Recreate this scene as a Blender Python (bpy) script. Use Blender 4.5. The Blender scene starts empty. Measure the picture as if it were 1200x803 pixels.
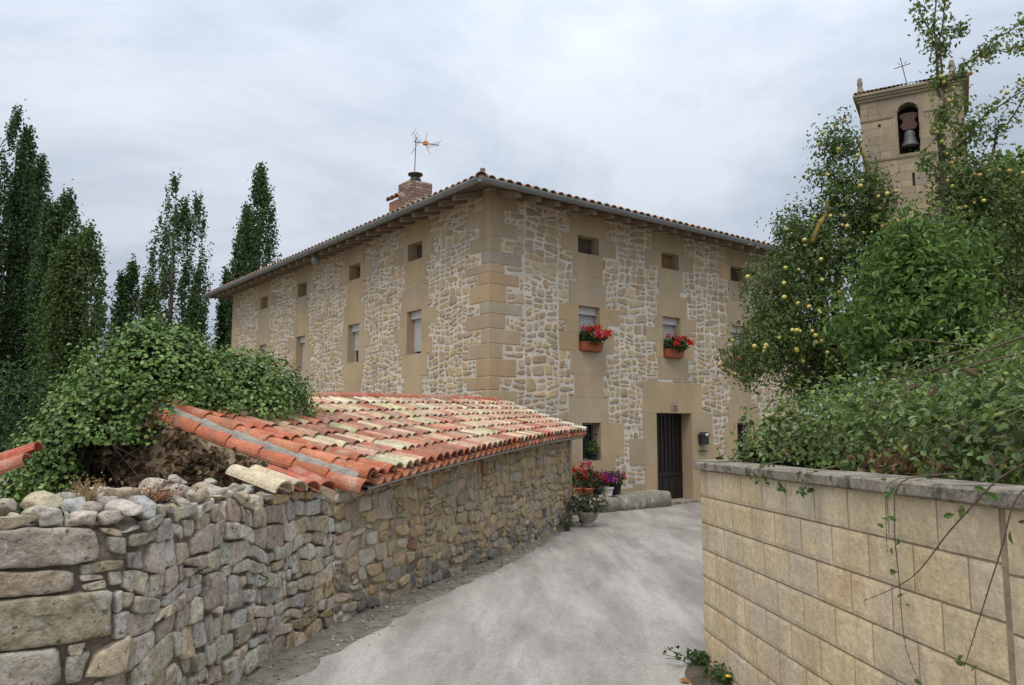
import bpy, bmesh, math, random
import numpy as np
from mathutils import Vector, Matrix, noise as mnoise
R = math.radians
scn = bpy.context.scene
COL = scn.collection

# ------------------------------------------------------------------ camera
cam = bpy.data.cameras.new('camera'); cam_o = bpy.data.objects.new('camera', cam); COL.objects.link(cam_o)
cam_o.location = (0, 0, 1.8); cam_o.rotation_euler = (R(90 + 6.14), 0, 0)
cam.sensor_width = 36; cam.lens = 27.45; cam.clip_start = 0.05; cam.clip_end = 2000
scn.camera = cam_o
# ------------------------------------------------------------------ sky and sun (overcast)
SUN_EL, SUN_AZ = 58, 200          # azimuth clockwise from +Y
w = bpy.data.worlds.new('World'); scn.world = w; w.use_nodes = True
nt = w.node_tree; nt.nodes.clear()
def wn(t, **k):
    n = nt.nodes.new(t)
    for a, b in k.items(): setattr(n, a, b)
    return n
def wmath(op, a, b=None, c=None):
    n = wn('ShaderNodeMath', operation=op)
    for i, v in enumerate((a, b, c)):
        if v is None: continue
        if hasattr(v, 'links'): nt.links.new(v, n.inputs[i])
        else: n.inputs[i].default_value = v
    return n.outputs[0]
out = wn('ShaderNodeOutputWorld')
sky = wn('ShaderNodeTexSky', sky_type='NISHITA', sun_disc=False)
sky.sun_elevation = R(SUN_EL); sky.sun_rotation = R(SUN_AZ)
bg_sky = wn('ShaderNodeBackground'); bg_sky.inputs[1].default_value = 0.09
nt.links.new(sky.outputs[0], bg_sky.inputs[0])
tc = wn('ShaderNodeTexCoord'); sep = wn('ShaderNodeSeparateXYZ'); nt.links.new(tc.outputs['Generated'], sep.inputs[0])
zc = wmath('MAXIMUM', sep.outputs[2], 0.0); zd = wmath('ADD', zc, 0.42)
comb = wn('ShaderNodeCombineXYZ')
nt.links.new(wmath('DIVIDE', sep.outputs[0], zd), comb.inputs[0]); nt.links.new(wmath('DIVIDE', sep.outputs[1], zd), comb.inputs[1])
n1 = wn('ShaderNodeTexNoise'); n1.inputs['Scale'].default_value = 1.05; n1.inputs['Detail'].default_value = 7; n1.inputs['Roughness'].default_value = 0.60; n1.inputs['Distortion'].default_value = 0.35
mp = wn('ShaderNodeMapping'); mp.inputs['Location'].default_value = (3.1, 1.7, 0.4); mp.inputs['Scale'].default_value = (0.75, 1.25, 1)
nt.links.new(comb.outputs[0], mp.inputs[0]); nt.links.new(mp.outputs[0], n1.inputs['Vector'])
cr = wn('ShaderNodeValToRGB'); e = cr.color_ramp.elements
e[0].position = 0.40; e[0].color = (0.385, 0.44, 0.53, 1)
e[1].position = 0.60; e[1].color = (0.66, 0.71, 0.785, 1)
m_ = e.new(0.5); m_.color = (0.515, 0.575, 0.665, 1)
nt.links.new(n1.outputs['Fac'], cr.inputs[0])
grad = wmath('MULTIPLY_ADD', wmath('POWER', zc, 2.2), 2.3, 0.86)      # overcast sky: brighter overhead
bg_c = wn('ShaderNodeBackground'); nt.links.new(cr.outputs[0], bg_c.inputs[0]); nt.links.new(grad, bg_c.inputs[1])
mixs = wn('ShaderNodeMixShader'); mixs.inputs[0].default_value = 0.95
nt.links.new(bg_sky.outputs[0], mixs.inputs[1]); nt.links.new(bg_c.outputs[0], mixs.inputs[2]); nt.links.new(mixs.outputs[0], out.inputs[0])
sun = bpy.data.lights.new('sun', 'SUN'); sun.energy = 1.5; sun.angle = R(35); sun.color = (1, 0.89, 0.74)
sun_o = bpy.data.objects.new('sun', sun); COL.objects.link(sun_o)
sun_o.rotation_euler = (R(90 - SUN_EL), 0, R(180 - SUN_AZ)); sun_o.location = (0, 0, 60)
vs = scn.view_settings; vs.view_transform = 'Standard'; vs.look = 'None'; vs.exposure = 0.18; vs.gamma = 1; vs.use_curve_mapping = False

# ------------------------------------------------------------------ helpers
def org(o):
    v = Vector((0, 0, 0))
    while o is not None: v += o.location; o = o.parent
    return v
class MB:
    def __init__(s): s.v = []; s.f = []; s.c = []
    def face(s, pts, c=(1, 1, 1)):
        b = len(s.v); s.v += [tuple(p) for p in pts]; s.f.append(tuple(range(b, b + len(pts)))); s.c.append(c)
    def grid(s, rows, c, closed=False, cap0=False, cap1=False):
        b = len(s.v); n = len(rows[0])
        for r in rows: s.v += [tuple(p) for p in r]
        for i in range(len(rows) - 1):
            for j in range(n if closed else n - 1):
                k = (j + 1) % n
                s.f.append((b + i * n + j, b + i * n + k, b + (i + 1) * n + k, b + (i + 1) * n + j)); s.c.append(c)
        if cap0: s.f.append(tuple(b + j for j in range(n))[::-1]); s.c.append(c)
        if cap1: s.f.append(tuple(b + (len(rows) - 1) * n + j for j in range(n))); s.c.append(c)
    def box(s, o, ax, ay, az, c=(1, 1, 1)):
        o, ax, ay, az = map(Vector, (o, ax, ay, az))
        p = [o, o + ax, o + ax + ay, o + ay]; q = [x + az for x in p]
        b = len(s.v); s.v += [tuple(x) for x in p + q]
        for f in ((3, 2, 1, 0), (4, 5, 6, 7), (0, 1, 5, 4), (1, 2, 6, 5), (2, 3, 7, 6), (3, 0, 4, 7)):
            s.f.append(tuple(b + i for i in f)); s.c.append(c)
    def tube(s, pts, rad, n=6, c=(1, 1, 1), cap=True):
        pts = [Vector(p) for p in pts]
        if not hasattr(rad, '__len__'): rad = [rad] * len(pts)
        rows = []; ref = None
        for i, p in enumerate(pts):
            d = (pts[min(i + 1, len(pts) - 1)] - pts[max(i - 1, 0)]).normalized()
            if ref is None: ref = d.orthogonal().normalized()
            ref = (ref - d * ref.dot(d)).normalized(); q = d.cross(ref)
            rows.append([p + (ref * math.cos(a) + q * math.sin(a)) * rad[i] for a in [2 * math.pi * k / n for k in range(n)]])
        s.grid(rows, c, True, cap, cap)
    def lathe(s, ctr, prof, n=20, c=(1, 1, 1)):
        ctr = Vector(ctr)
        s.grid([[ctr + Vector((r * math.cos(2 * math.pi * k / n), r * math.sin(2 * math.pi * k / n), z)) for k in range(n)] for r, z in prof], c, True, True, True)
    def ball(s, ctr, r, c=(1, 1, 1), n=8, m=6, sq=(1, 1, 1)):
        ctr = Vector(ctr)
        s.grid([[ctr + Vector((r * sq[0] * math.sin(t) * math.cos(a), r * sq[1] * math.sin(t) * math.sin(a), r * sq[2] * math.cos(t))) for a in [2 * math.pi * k / n for k in range(n)]] for t in [math.pi * (0.04 + 0.92 * i / m) for i in range(m + 1)]][::-1], c, True, True, True)
    def build(s, name, mat, parent=None, smooth=False, label=None):
        return link_mesh(name, np.array(s.v, float), s.f, s.c, mat, parent, smooth, label)
def link_mesh(name, V, F, Ccol, mat, parent=None, smooth=False, label=None):
    o3 = np.array(org(parent)) if parent else np.zeros(3)
    V = np.asarray(V, np.float32) - o3.astype(np.float32)
    me = bpy.data.meshes.new(name)
    if isinstance(F, np.ndarray):
        nf, k = F.shape; tot = np.full(nf, k); fl = F.reshape(-1)
    else:
        tot = np.array([len(f) for f in F]); fl = np.array([i for f in F for i in f])
    me.vertices.add(len(V)); me.vertices.foreach_set('co', V.reshape(-1))
    me.loops.add(len(fl)); me.loops.foreach_set('vertex_index', fl.astype(np.int32))
    me.polygons.add(len(tot)); st = np.concatenate([[0], np.cumsum(tot)[:-1]])
    me.polygons.foreach_set('loop_start', st.astype(np.int32))
    me.update(calc_edges=True); me.validate()
    if len(me.polygons) == len(tot):
        a = me.attributes.new('col', 'FLOAT_COLOR', 'CORNER')
        cc = np.ones((len(tot), 4), np.float32); cc[:, :3] = np.array(Ccol, np.float32)
        a.data.foreach_set('color', np.repeat(cc, tot, axis=0).reshape(-1))
    me.polygons.foreach_set('use_smooth', np.full(len(me.polygons), bool(smooth)))
    me.materials.append(mat)
    o = bpy.data.objects.new(name, me); COL.objects.link(o)
    if parent: o.parent = parent
    if label: o['label'] = label
    return o
def tag(o, label, cat, group=None):
    o['label'] = label; o['category'] = cat
    if group: o['group'] = group
    return o
def thing(name, label, cat, loc, group=None):
    o = bpy.data.objects.new(name, None); COL.objects.link(o); o.location = loc; o.empty_display_size = 0.2
    return tag(o, label, cat, group)
def struct(o): o['kind'] = 'structure'; return o
def jit(c, rng, a=0.12, b=0.04):
    k = 1 + rng.uniform(-a, a); return tuple(max(0.005, x * k * (1 + rng.uniform(-b, b))) for x in c)
def lerp(a, b, t): return a + (b - a) * t

# ------------------------------------------------------------------ materials
def newmat(name):
    m = bpy.data.materials.new(name); m.use_nodes = True; t = m.node_tree; t.nodes.clear()
    o = t.nodes.new('ShaderNodeOutputMaterial'); p = t.nodes.new('ShaderNodeBsdfPrincipled'); t.links.new(p.outputs[0], o.inputs[0])
    return m, t, p, o
def noise_node(t, scale, detail=5, rough=0.55, dist=0, vec=None):
    n = t.nodes.new('ShaderNodeTexNoise'); n.inputs['Scale'].default_value = scale; n.inputs['Detail'].default_value = detail
    n.inputs['Roughness'].default_value = rough; n.inputs['Distortion'].default_value = dist
    if vec: t.links.new(vec, n.inputs['Vector'])
    return n.outputs['Fac']
def ramp(t, fac, stops):
    r = t.nodes.new('ShaderNodeValToRGB'); t.links.new(fac, r.inputs[0]); el = r.color_ramp.elements
    el[0].position = stops[0][0]; el[1].position = stops[-1][0]
    def c4(c): return tuple(c) + (1,) if hasattr(c, '__len__') else (c, c, c, 1)
    el[0].color = c4(stops[0][1]); el[1].color = c4(stops[-1][1])
    for p, c in stops[1:-1]: x = el.new(p); x.color = c4(c)
    return r.outputs[0]
def mix(t, fac, a, b, mode='MIX'):
    n = t.nodes.new('ShaderNodeMix'); n.data_type = 'RGBA'; n.blend_type = mode
    for i, v in ((0, fac), (6, a), (7, b)):
        if hasattr(v, 'links'): t.links.new(v, n.inputs[i])
        elif i == 0: n.inputs[0].default_value = v
        else: n.inputs[i].default_value = tuple(v) + (1,) if len(v) == 3 else v
    return n.outputs[2]
def surf(name, base=None, var=0.25, vscale=4, bump=0.3, bscale=45, bdist=0.01, rough=0.9, spots=(), stretch=None, spec=0.3, var2=0.15):
    """base None: the per-face 'col' attribute. spots: (colour, scale, threshold, softness, strength)"""
    m, t, p, o = newmat(name)
    tcn = t.nodes.new('ShaderNodeTexCoord'); vec = tcn.outputs['Object']
    if stretch:
        mpn = t.nodes.new('ShaderNodeMapping'); mpn.inputs['Scale'].default_value = stretch; t.links.new(vec, mpn.inputs[0]); svec = mpn.outputs[0]
    else: svec = vec
    if base is None:
        at = t.nodes.new('ShaderNodeAttribute'); at.attribute_name = 'col'; c = at.outputs['Color']
    else:
        rgb = t.nodes.new('ShaderNodeRGB'); rgb.outputs[0].default_value = tuple(base) + (1,); c = rgb.outputs[0]
    f1 = noise_node(t, vscale, 6, 0.6, 0.3, svec)
    c = mix(t, 1.0, c, ramp(t, f1, [(0.25, 1 - var), (0.75, 1 + var)]), 'MULTIPLY')
    f2 = noise_node(t, bscale * 0.7, 3, 0.6, 0, vec)
    c = mix(t, 1.0, c, ramp(t, f2, [(0.3, 1 - var2), (0.7, 1 + var2)]), 'MULTIPLY')
    for (sc, ss, th, so, st) in spots:
        f = noise_node(t, ss, 7, 0.68, 0.6, svec)
        k = ramp(t, f, [(th, 0.0), (th + so, st)])
        c = mix(t, k, c, sc)
    t.links.new(c, p.inputs['Base Color']); p.inputs['Roughness'].default_value = rough; p.inputs['Specular IOR Level'].default_value = spec
    if bump:
        b1 = noise_node(t, bscale, 6, 0.65, 0.2, vec)
        bn = t.nodes.new('ShaderNodeBump'); bn.inputs['Strength'].default_value = bump; bn.inputs['Distance'].default_value = bdist
        t.links.new(b1, bn.inputs['Height']); t.links.new(bn.outputs[0], p.inputs['Normal'])
    return m
def leafmat(name, trans=0.3, rough=0.5, spec=0.35):
    m, t, p, o = newmat(name)
    at = t.nodes.new('ShaderNodeAttribute'); at.attribute_name = 'col'
    tcn = t.nodes.new('ShaderNodeTexCoord')
    f = noise_node(t, 1.3, 4, 0.6, 0, tcn.outputs['Object'])
    c = mix(t, 1.0, at.outputs['Color'], ramp(t, f, [(0.3, 0.75), (0.7, 1.25)]), 'MULTIPLY')
    t.links.new(c, p.inputs['Base Color']); p.inputs['Roughness'].default_value = rough; p.inputs['Specular IOR Level'].default_value = spec
    tr = t.nodes.new('ShaderNodeBsdfTranslucent'); t.links.new(mix(t, 1.0, c, (1.2, 1.25, 0.6), 'MULTIPLY'), tr.inputs[0])
    ms = t.nodes.new('ShaderNodeMixShader'); ms.inputs[0].default_value = trans
    t.links.new(p.outputs[0], ms.inputs[1]); t.links.new(tr.outputs[0], ms.inputs[2]); t.links.new(ms.outputs[0], o.inputs[0])
    return m
LICHEN = [((0.58, 0.56, 0.51), 4.5, 0.54, 0.10, 0.75), ((0.15, 0.13, 0.11), 8, 0.55, 0.10, 0.7), ((0.66, 0.64, 0.60), 22, 0.60, 0.07, 0.7), ((0.06, 0.052, 0.045), 34, 0.585, 0.06, 0.85)]
M = dict(
    rubble=surf('rubble_stone', None, 0.25, 7, 0.6, 60, 0.008, 0.92),
    mortar=surf('lime_mortar', (0.62, 0.56, 0.475), 0.22, 2.2, 0.9, 40, 0.012, 0.95, [((0.40, 0.32, 0.22), 1.4, 0.56, 0.16, 0.6)]),
    ashlar=surf('dressed_sandstone', None, 0.16, 1.6, 0.25, 70, 0.005, 0.9, [((0.30, 0.24, 0.165), 1.1, 0.56, 0.18, 0.45), ((0.50, 0.42, 0.33), 2.3, 0.62, 0.12, 0.4)], stretch=(1, 1, 0.45), var2=0.08),
    dry=surf('weathered_field_stone', None, 0.32, 5, 1.0, 30, 0.03, 0.95, LICHEN, var2=0.22),
    shedstone=surf('sandstone_rubble', None, 0.32, 6, 1.0, 36, 0.022, 0.95, [((0.16, 0.145, 0.12), 7, 0.62, 0.12, 0.5), ((0.55, 0.48, 0.38), 5, 0.60, 0.1, 0.5)]),
    earthmortar=surf('earth_mortar', (0.40, 0.32, 0.215), 0.3, 5, 0.9, 35, 0.02, 0.97),
    rubblefill=surf('stony_fill', (0.27, 0.23, 0.18), 0.5, 14, 1.0, 30, 0.04, 1),
    soil=surf('dark_soil', (0.12, 0.095, 0.07), 0.4, 6, 0.9, 30, 0.03, 1),
    tile=surf('clay_tile', None, 0.30, 5, 0.6, 60, 0.008, 0.9, [((0.50, 0.42, 0.31), 3.5, 0.53, 0.14, 0.6), ((0.17, 0.14, 0.11), 6, 0.55, 0.10, 0.65), ((0.11, 0.10, 0.08), 30, 0.58, 0.08, 0.6)], var2=0.2),
    tilemortar=surf('grey_cement', (0.33, 0.30, 0.255), 0.3, 8, 0.9, 40, 0.02, 0.95),
    block=surf('split_face_block', None, 0.22, 4.2, 0.9, 42, 0.014, 0.95, [((0.52, 0.45, 0.36), 2.6, 0.52, 0.14, 0.6), ((0.56, 0.34, 0.14), 3.6, 0.56, 0.16, 0.5), ((0.30, 0.24, 0.17), 5.5, 0.60, 0.12, 0.55)], var2=0.16, stretch=(1, 1, 0.4)),
    joint=surf('block_joint', (0.30, 0.235, 0.155), 0.3, 9, 0.6, 60, 0.008, 0.95),
    coping=surf('weathered_concrete', (0.33, 0.285, 0.22), 0.35, 3.5, 1.0, 36, 0.028, 0.95, [((0.085, 0.075, 0.062), 8, 0.50, 0.10, 0.85), ((0.52, 0.50, 0.45), 12, 0.62, 0.1, 0.6)]),
    zinc=surf('zinc', (0.20, 0.215, 0.215), 0.2, 3, 0.1, 40, 0.003, 0.5, [((0.17, 0.18, 0.18), 4, 0.55, 0.15, 0.6)], spec=0.5),
    wood=surf('old_timber', (0.27, 0.21, 0.155), 0.3, 8, 0.4, 40, 0.006, 0.85),
    board=surf('eave_board', (0.11, 0.085, 0.065), 0.3, 5, 0.4, 40, 0.006, 0.9),
    shutter=surf('roller_shutter', (0.58, 0.57, 0.55), 0.08, 4, 0.05, 40, 0.002, 0.55),
    frame=surf('window_frame', (0.42, 0.40, 0.37), 0.1, 4, 0.05, 40, 0.002, 0.5),
    darkpaint=surf('dark_brown_paint', (0.014, 0.011, 0.009), 0.2, 6, 0.1, 40, 0.002, 0.45, spec=0.4),
    black=surf('black_metal', (0.018, 0.018, 0.02), 0.2, 6, 0.1, 40, 0.002, 0.4, spec=0.5),
    white=surf('white_plastic', (0.75, 0.74, 0.72), 0.05, 6, 0.05, 40, 0.001, 0.5),
    ochre=surf('wooden_hatch', (0.30, 0.17, 0.06), 0.25, 7, 0.3, 40, 0.004, 0.7),
    brick=surf('brick', None, 0.3, 10, 0.6, 50, 0.01, 0.92),
    terracotta=surf('terracotta', (0.36, 0.11, 0.05), 0.2, 9, 0.2, 60, 0.004, 0.75),
    greypot=surf('grey_stone_urn', (0.30, 0.28, 0.24), 0.3, 8, 0.5, 45, 0.01, 0.92, LICHEN),
    darkpot=surf('dark_plastic_pot', (0.03, 0.03, 0.032), 0.2, 9, 0.1, 50, 0.003, 0.5),
    bench=surf('worn_bench_stone', (0.27, 0.24, 0.19), 0.35, 4, 0.8, 40, 0.015, 0.93, LICHEN),
    bark=surf('bark', (0.105, 0.085, 0.065), 0.4, 8, 0.8, 40, 0.02, 0.95),
    lichenbark=surf('lichen_bark', (0.20, 0.145, 0.055), 0.35, 8, 0.6, 40, 0.01, 0.95, [((0.36, 0.25, 0.045), 9, 0.48, 0.12, 0.75)]),
    cane=surf('bramble_cane', None, 0.25, 14, 0.3, 60, 0.003, 0.8),
    leaf=leafmat('leaf'), shinyleaf=leafmat('ivy_leaf', 0.15, 0.42, 0.4), drleaf=leafmat('dry_leaf', 0.15, 0.9, 0.1),
    petal=leafmat('petal', 0.3, 0.6, 0.2), fruit=surf('apple_skin', None, 0.2, 25, 0.0, 40, 0.001, 0.4, spec=0.4),
    tower=surf('tower_stone', None, 0.22, 1.1, 0.4, 20, 0.02, 0.93, [((0.11, 0.10, 0.085), 0.7, 0.58, 0.14, 0.5)], stretch=(1, 1, 0.5)),
    dark=surf('dark_interior', (0.02, 0.018, 0.016), 0.2, 5, 0, 40, 0.001, 0.95),
    bronze=surf('aged_bronze', (0.075, 0.078, 0.07), 0.3, 5, 0.2, 30, 0.005, 0.5, spec=0.5),
    yokewood=surf('red_painted_yoke', (0.085, 0.05, 0.042), 0.3, 5, 0.4, 30, 0.01, 0.8),
    iron=surf('iron', (0.05, 0.045, 0.04), 0.3, 8, 0.1, 40, 0.002, 0.7),
    alu=surf('aluminium', (0.42, 0.42, 0.42), 0.1, 8, 0, 40, 0.001, 0.4, spec=0.5),
    orange=surf('orange_plastic', (0.60, 0.24, 0.05), 0.1, 8, 0, 40, 0.001, 0.5),
    digit=surf('dark_digit', (0.06, 0.045, 0.03), 0.1, 8, 0, 40, 0.001, 0.6),
    plate=surf('number_plate', (0.36, 0.27, 0.19), 0.1, 8, 0, 40, 0.001, 0.6),
)
def glassmat():
    m, t, p, o = newmat('window_glass'); p.inputs['Base Color'].default_value = (0.015, 0.018, 0.02, 1); p.inputs['Roughness'].default_value = 0.06; p.inputs['Specular IOR Level'].default_value = 0.6
    return m
M['glass'] = glassmat()
def roadmat():
    m, t, p, o = newmat('concrete_road'); tcn = t.nodes.new('ShaderNodeTexCoord'); v = tcn.outputs['Object']
    mpn = t.nodes.new('ShaderNodeMapping'); mpn.inputs['Rotation'].default_value = (0, 0, R(14)); mpn.inputs['Scale'].default_value = (1, 0.22, 1); t.links.new(v, mpn.inputs[0]); sv = mpn.outputs[0]
    c = ramp(t, noise_node(t, 1.5, 8, 0.66, 0.25, sv), [(0.36, (0.245, 0.225, 0.195)), (0.5, (0.345, 0.32, 0.285)), (0.62, (0.44, 0.412, 0.37))])
    c = mix(t, ramp(t, noise_node(t, 2.6, 9, 0.7, 0.7, sv), [(0.52, 0.0), (0.66, 0.5)]), c, (0.20, 0.185, 0.165))
    c = mix(t, ramp(t, noise_node(t, 4.5, 8, 0.7, 0.4, v), [(0.58, 0.0), (0.70, 0.22)]), c, (0.48, 0.46, 0.43))
    c = mix(t, 1.0, c, ramp(t, noise_node(t, 60, 6, 0.75, 0, v), [(0.3, 0.66), (0.7, 1.28)]), 'MULTIPLY')
    vo = t.nodes.new('ShaderNodeTexVoronoi'); vo.feature = 'DISTANCE_TO_EDGE'; vo.inputs['Scale'].default_value = 0.42
    wv = t.nodes.new('ShaderNodeVectorMath'); wv.operation = 'ADD'
    nz = t.nodes.new('ShaderNodeTexNoise'); nz.inputs['Scale'].default_value = 1.6; nz.inputs['Detail'].default_value = 6; t.links.new(v, nz.inputs['Vector'])
    t.links.new(v, wv.inputs[0]); t.links.new(nz.outputs['Color'], wv.inputs[1]); t.links.new(wv.outputs[0], vo.inputs['Vector'])
    crack = ramp(t, vo.outputs['Distance'], [(0.0, 0.22), (0.004, 0.0)])
    c = mix(t, crack, c, (0.10, 0.09, 0.08))
    t.links.new(c, p.inputs['Base Color']); p.inputs['Roughness'].default_value = 0.93; p.inputs['Specular IOR Level'].default_value = 0.2
    bn = t.nodes.new('ShaderNodeBump'); bn.inputs['Strength'].default_value = 0.5; bn.inputs['Distance'].default_value = 0.012
    t.links.new(noise_node(t, 55, 8, 0.72, 0, v), bn.inputs['Height']); t.links.new(bn.outputs[0], p.inputs['Normal'])
    return m
def groundmat():
    m, t, p, o = newmat('earth_and_grass'); tcn = t.nodes.new('ShaderNodeTexCoord'); v = tcn.outputs['Object']
    c = ramp(t, noise_node(t, 5, 8, 0.68, 0.3, v), [(0.3, (0.16, 0.135, 0.10)), (0.52, (0.27, 0.24, 0.195)), (0.7, (0.37, 0.335, 0.285))])
    c = mix(t, ramp(t, noise_node(t, 28, 5, 0.7, 0, v), [(0.55, 0.0), (0.64, 0.7)]), c, (0.075, 0.06, 0.045))
    sp = t.nodes.new('ShaderNodeSeparateXYZ'); t.links.new(v, sp.inputs[0])
    far = t.nodes.new('ShaderNodeMapRange'); far.inputs[1].default_value = 26; far.inputs[2].default_value = 40; t.links.new(sp.outputs[1], far.inputs[0])
    gr = ramp(t, noise_node(t, 0.6, 7, 0.6, 0, v), [(0.35, (0.06, 0.085, 0.025)), (0.7, (0.13, 0.13, 0.05))])
    c = mix(t, far.outputs[0], c, gr)
    t.links.new(c, p.inputs['Base Color']); p.inputs['Roughness'].default_value = 1.0; p.inputs['Specular IOR Level'].default_value = 0.1
    bn = t.nodes.new('ShaderNodeBump'); bn.inputs['Strength'].default_value = 0.9; bn.inputs['Distance'].default_value = 0.03
    t.links.new(noise_node(t, 22, 8, 0.75, 0, v), bn.inputs['Height']); t.links.new(bn.outputs[0], p.inputs['Normal'])
    return m
M['road'] = roadmat(); M['ground'] = groundmat()

# ------------------------------------------------------------------ masonry: irregular stones cut from a panel
def clip(poly, px, py, nx, ny):
    out = []; n = len(poly)
    for i in range(n):
        a = poly[i]; b = poly[(i + 1) % n]
        da = (a[0] - px) * nx + (a[1] - py) * ny; db = (b[0] - px) * nx + (b[1] - py) * ny
        if da <= 0: out.append(a)
        if (da < 0 < db) or (db < 0 < da):
            t = da / (da - db); out.append((a[0] + (b[0] - a[0]) * t, a[1] + (b[1] - a[1]) * t))
    return out
def parea(p): return 0.5 * abs(sum(p[i][0] * p[(i + 1) % len(p)][1] - p[(i + 1) % len(p)][0] * p[i][1] for i in range(len(p)))) if len(p) > 2 else 0
def orient(p):
    s = sum(p[i][0] * p[(i + 1) % len(p)][1] - p[(i + 1) % len(p)][0] * p[i][1] for i in range(len(p)))
    return p if s > 0 else p[::-1]
def bbox(p): x = [q[0] for q in p]; y = [q[1] for q in p]; return min(x), min(y), max(x), max(y)
def split(poly, amin, amax, asp, tilt, rng, out):
    a = parea(poly)
    if a < 1e-4: return
    x0, y0, x1, y1 = bbox(poly); w_, h_ = x1 - x0, y1 - y0
    tgt = amin * (amax / amin) ** rng.random()
    if a < tgt * 1.5 and w_ / h_ < asp * 2.2 and h_ / w_ < 1.5: out.append(poly); return
    if a < amin * 0.8: out.append(poly); return
    ang = rng.uniform(-tilt, tilt)
    k = rng.uniform(0.33, 0.67)
    if w_ > h_ * asp * rng.uniform(0.75, 1.3): nx, ny = math.cos(ang), math.sin(ang); px, py = x0 + w_ * k, (y0 + y1) / 2
    else: nx, ny = math.sin(ang), math.cos(ang); px, py = (x0 + x1) / 2, y0 + h_ * k
    split(clip(poly, px, py, nx, ny), amin, amax, asp, tilt, rng, out); split(clip(poly, px, py, -nx, -ny), amin, amax, asp, tilt, rng, out)
def inset(poly, g):
    p = orient(poly); r = list(p); n = len(p)
    for i in range(n):
        a, b = p[i], p[(i + 1) % n]; dx, dy = b[0] - a[0], b[1] - a[1]; l = math.hypot(dx, dy)
        if l < 1e-5: continue
        nx, ny = dy / l, -dx / l
        r = clip(r, a[0] - nx * g, a[1] - ny * g, nx, ny)
        if len(r) < 3: return []
    return r
def rounded(poly, rng, cut, n):
    p = orient(poly); q = []; m = len(p)
    for i in range(m):
        a, b, c = p[i - 1], p[i], p[(i + 1) % m]; k = rng.uniform(0.4, 1) * cut
        la = math.dist(a, b); lc = math.dist(b, c); ka = min(0.45, k / max(la, 1e-4)); kc = min(0.45, k / max(lc, 1e-4))
        q += [(lerp(b[0], a[0], ka), lerp(b[1], a[1], ka)), (lerp(b[0], c[0], kc), lerp(b[1], c[1], kc))]
    r = []
    for i in range(len(q)):
        a, b = q[i], q[(i + 1) % len(q)]
        r += [(lerp(a[0], b[0], .25), lerp(a[1], b[1], .25)), (lerp(a[0], b[0], .75), lerp(a[1], b[1], .75))]
    L = [0]
    for i in range(len(r)): L.append(L[-1] + math.dist(r[i], r[(i + 1) % len(r)]))
    tot = L[-1]; res = []; j = 0
    for k in range(n):
        s = tot * k / n
        while L[j + 1] < s: j += 1
        f = (s - L[j]) / max(1e-6, L[j + 1] - L[j]); a, b = r[j], r[(j + 1) % len(r)]
        res.append((lerp(a[0], b[0], f), lerp(a[1], b[1], f)))
    return res
def avoid(poly, rects, g):
    for (a, b, c, d) in rects:
        x0, y0, x1, y1 = bbox(poly); a2, b2, c2, d2 = a - g, b - g, c + g, d + g
        if x1 <= a2 or x0 >= c2 or y1 <= b2 or y0 >= d2: continue
        best = []
        for (px, py, nx, ny) in ((a2, 0, 1, 0), (c2, 0, -1, 0), (0, b2, 0, 1), (0, d2, 0, -1)):
            q = clip(poly, px, py, nx, ny)
            if parea(q) > parea(best): best = q
        poly = best
        if len(poly) < 3 or parea(poly) < 0.0012: return []
    return poly
RING_FLAT = ((1.0, -0.35), (0.975, 0.45), (0.92, 0.9), (0.6, 1.0))
RING_ROUND = ((1.01, -1.2), (1.0, 0.0), (0.99, 0.55), (0.955, 0.88), (0.86, 1.0), (0.6, 1.0), (0.3, 1.0))
def stone(mb, poly, fmap, h, col, rng, rings, n, cut, amp=0.0, tilt=0.0, wob=0.0, off=0.0):
    p = rounded(poly, rng, cut, n)
    cu = sum(q[0] for q in p) / n; cv = sum(q[1] for q in p) / n
    tu, tv = rng.uniform(-tilt, tilt), rng.uniform(-tilt, tilt); sd = rng.uniform(0, 100)
    rows = []
    for s, d in rings:
        row = []
        for (u, v) in p:
            uu, vv = cu + (u - cu) * s, cv + (v - cv) * s
            if wob:
                uu += wob * mnoise.noise((uu * 9, vv * 9, sd)); vv += wob * mnoise.noise((uu * 9, vv * 9, sd + 7))
            dd = off + d * h + tu * (uu - cu) + tv * (vv - cv)
            if amp and d > -0.5: dd += amp * (0.7 * mnoise.noise((uu * 7, vv * 7, sd)) + 0.6 * mnoise.noise((uu * 18, vv * 18, sd + 3)) + 0.4 * mnoise.noise((uu * 45, vv * 45, sd + 5)))
            row.append(fmap(uu, vv, dd))
        rows.append(row)
    mb.grid(rows, col, True, False, True)
def warp(poly, a, f, seed):
    return [(x + a * mnoise.noise((x * f, y * f, seed)), y + a * mnoise.noise((x * f, y * f, seed + 31))) for x, y in poly]

# ------------------------------------------------------------------ layout frames
CX, CY = -0.46, 15.42                                  # house corner nearest the camera
aR = R(52.1)
DR = Vector((math.sin(aR), math.cos(aR), 0)); DL = Vector((-DR.y, DR.x, 0)); UP = Vector((0, 0, 1))
CORN = Vector((CX, CY, 0))
LR, LL, HW = 11.0, 15.5, 6.62                          # wall lengths and height
def fR(u, z, d=0): return CORN + DR * u + UP * z - DL * d
def fL(u, z, d=0): return CORN + DL * u + UP * z - DR * d

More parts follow.
